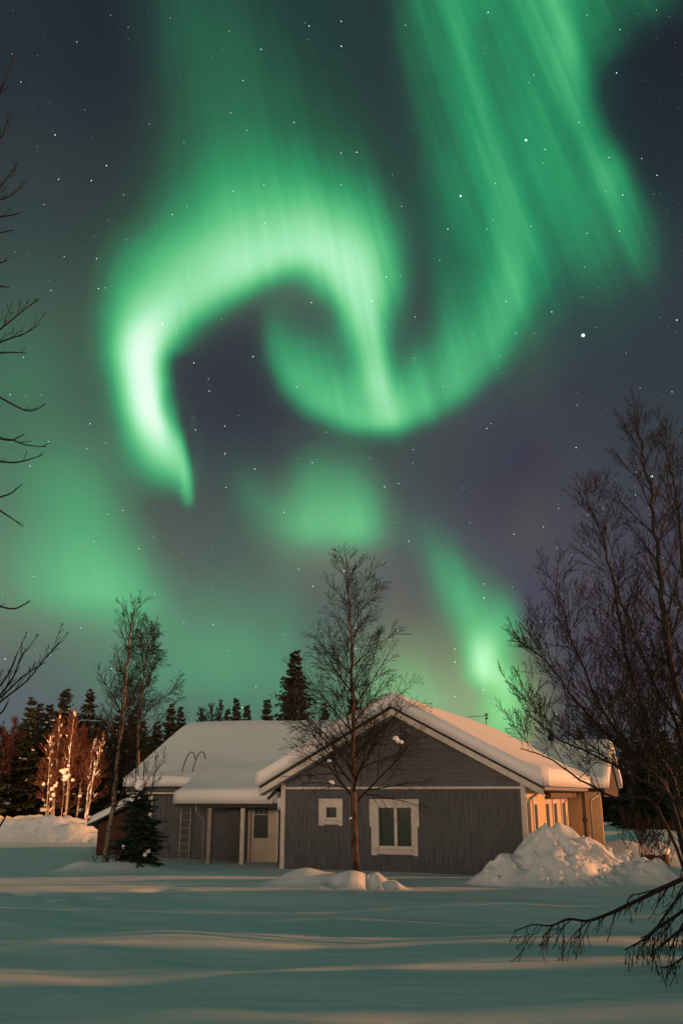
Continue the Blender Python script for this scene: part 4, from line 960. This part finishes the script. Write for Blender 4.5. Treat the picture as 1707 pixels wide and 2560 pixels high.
tr_ = MB(); tr_.tube([(0,0,-.1),(-.1,0,3),(.15,0,6),(.1,0,9),(.3,0,11.5)], [.13,.11,.085,.06,.03], 10)
for P, Y, *_ in limbs:
    e = at(P[0][0], P[0][1], Y)-lb0; z = max(.6, e.z-.55); tr_.tube([(0,0,z), (e+Vector((0,0,z)))/2+Vector((-.1,0,e.z/2-.1-z/2+z/2*0)), e], [.03,.02,.013], 5)
tr_.build('trunk', M['bark'], lt, True)

# small bare bushes and a snowed-over stump thing at the right
rng = random.Random(5)
for i, (px, py, Y, lb) in enumerate([(1600,2150,30,'bare shrub just left of the snow-covered boulder'),(1640,2170,26,'bare shrub before the snow-covered boulder'),(1690,2160,24,'bare shrub at the right edge behind the bent birch'),(1600,2120,34,'far bare shrub on the right snow ridge')]):
    p = at(px, py, Y); p.z = gz(p.x, Y)-.05
    st_ = [([p, p+Vector((rng.uniform(-.5,.5), rng.uniform(-.2,.2), .7)), p+Vector((rng.uniform(-.8,.8), rng.uniform(-.3,.3), 1.4))], .014, .006, 7) for k in range(5)]
    bare_tree('bare_shrub', lb, 'shrub', st_, lambda u: .5*(1-u)+.2, 400+i, 7, M['twig'], M['twig'], dict(BIRCH, kids=(5,3,2,0), maxlev=2, rmin=.006), t0=.3, group='bare shrubs at the right')
p = at(1638, 2150, 30); bo = thing('boulder', (p.x, 30, gz(p.x, 30)-.1), 'snow-covered boulder with a warm-lit brown face near the right edge', 'boulder')
b = MB(); b.blob((0,0,.2), (.42,.38,.42), rng, 12, 8, .12); b.build('rock', M['brownwood'], bo, True)
b = MB(); b.blob((0,0,.52), (.47,.42,.24), rng, 14, 8, .08); b.build('snow_cap', M['snow'], bo, True)

# --- spruces added outside the frame, spaced to shade the snow and leave lit streaks
GO = 'unseen shade spruces added beyond the right edge'
sh = spruce('spruce_tree', 'slender added shade spruce beyond the right edge, fourth from the far end of the row', (15, 15.6, 0), 11.5, 2.1, 500, .9, group=GO, wdt=.42); sh.scale = (.72, .72, 1)
for (x, y, s, lb) in ((14.5, 18.1, .8, 'slender added shade spruce beyond the right edge, third from the far end of the row'), (15, 20.7, .75, 'slender added shade spruce beyond the right edge, second from the far end of the row'), (14.6, 22.3, .42, 'slender added shade spruce beyond the right edge, at the far end of the row'),
    (15, 12.25, .42, 'thin added shade spruce beyond the right edge, past the wide gap in the row'), (15, 10.15, .5, 'added shade spruce beyond the right edge, between two narrow gaps'), (15, 8.1, .58, 'slim added shade spruce beyond the right edge, fourth from the near end of the row'),
    (14, 6.3, .8, 'added shade spruce beyond the right edge, third from the near end of the row'), (13.5, 3.9, 1.0, 'bushy added shade spruce beyond the right edge, second from the near end of the row'), (13, 1.2, 1.1, 'broad added shade spruce beyond the right edge, at the near end of the row')):
    c = copy_tree(sh); c.location = (x, y, 0); c.scale = (s, s, 1); c['label'] = lb

# --- the street lamp that lights the left forest edge, just outside the frame
lamp = thing('street_lamp', (-20.5, 39.5, 0), 'tall steel street lamp with an orange sodium head beyond the left edge', 'street lamp')
a = MB(); a.tube([(0,0,-.3),(0,0,5.6)], [.07,.05], 10); a.tube([(0,0,5.55),(.1,.4,5.9),(.2,1.0,6.0)], .03, 8); a.build('pole', M['steel'], lamp, True)
a = MB(); a.box(.08,.32,.9,1.5,5.98,6.08); a.build('lamp_head', M['metal'], lamp)
em = bpy.data.materials.new('sodium lamp glass'); em.use_nodes = True; pb = em.node_tree.nodes['Principled BSDF']; pb.inputs['Emission Color'].default_value = (1,.45,.15,1); pb.inputs['Emission Strength'].default_value = 30
a = MB(); a.box(.12,.28,.98,1.42,5.95,5.978); a.build('lamp_glass', em, lamp)
sd = bpy.data.lights.new('lamp_light', 'SPOT'); sd.energy = 15000; sd.color = (1, .36, .10); sd.spot_size = R(122); sd.spot_blend = 1.0; sd.shadow_soft_size = .25
so_ = bpy.data.objects.new('lamp_light', sd); C.objects.link(so_); so_.parent = lamp; so_.location = (.2, 1.2, 5.9)
so_.rotation_euler = Vector((-.30, -1.0, -.12)).to_track_quat('Z', 'Y').to_euler()
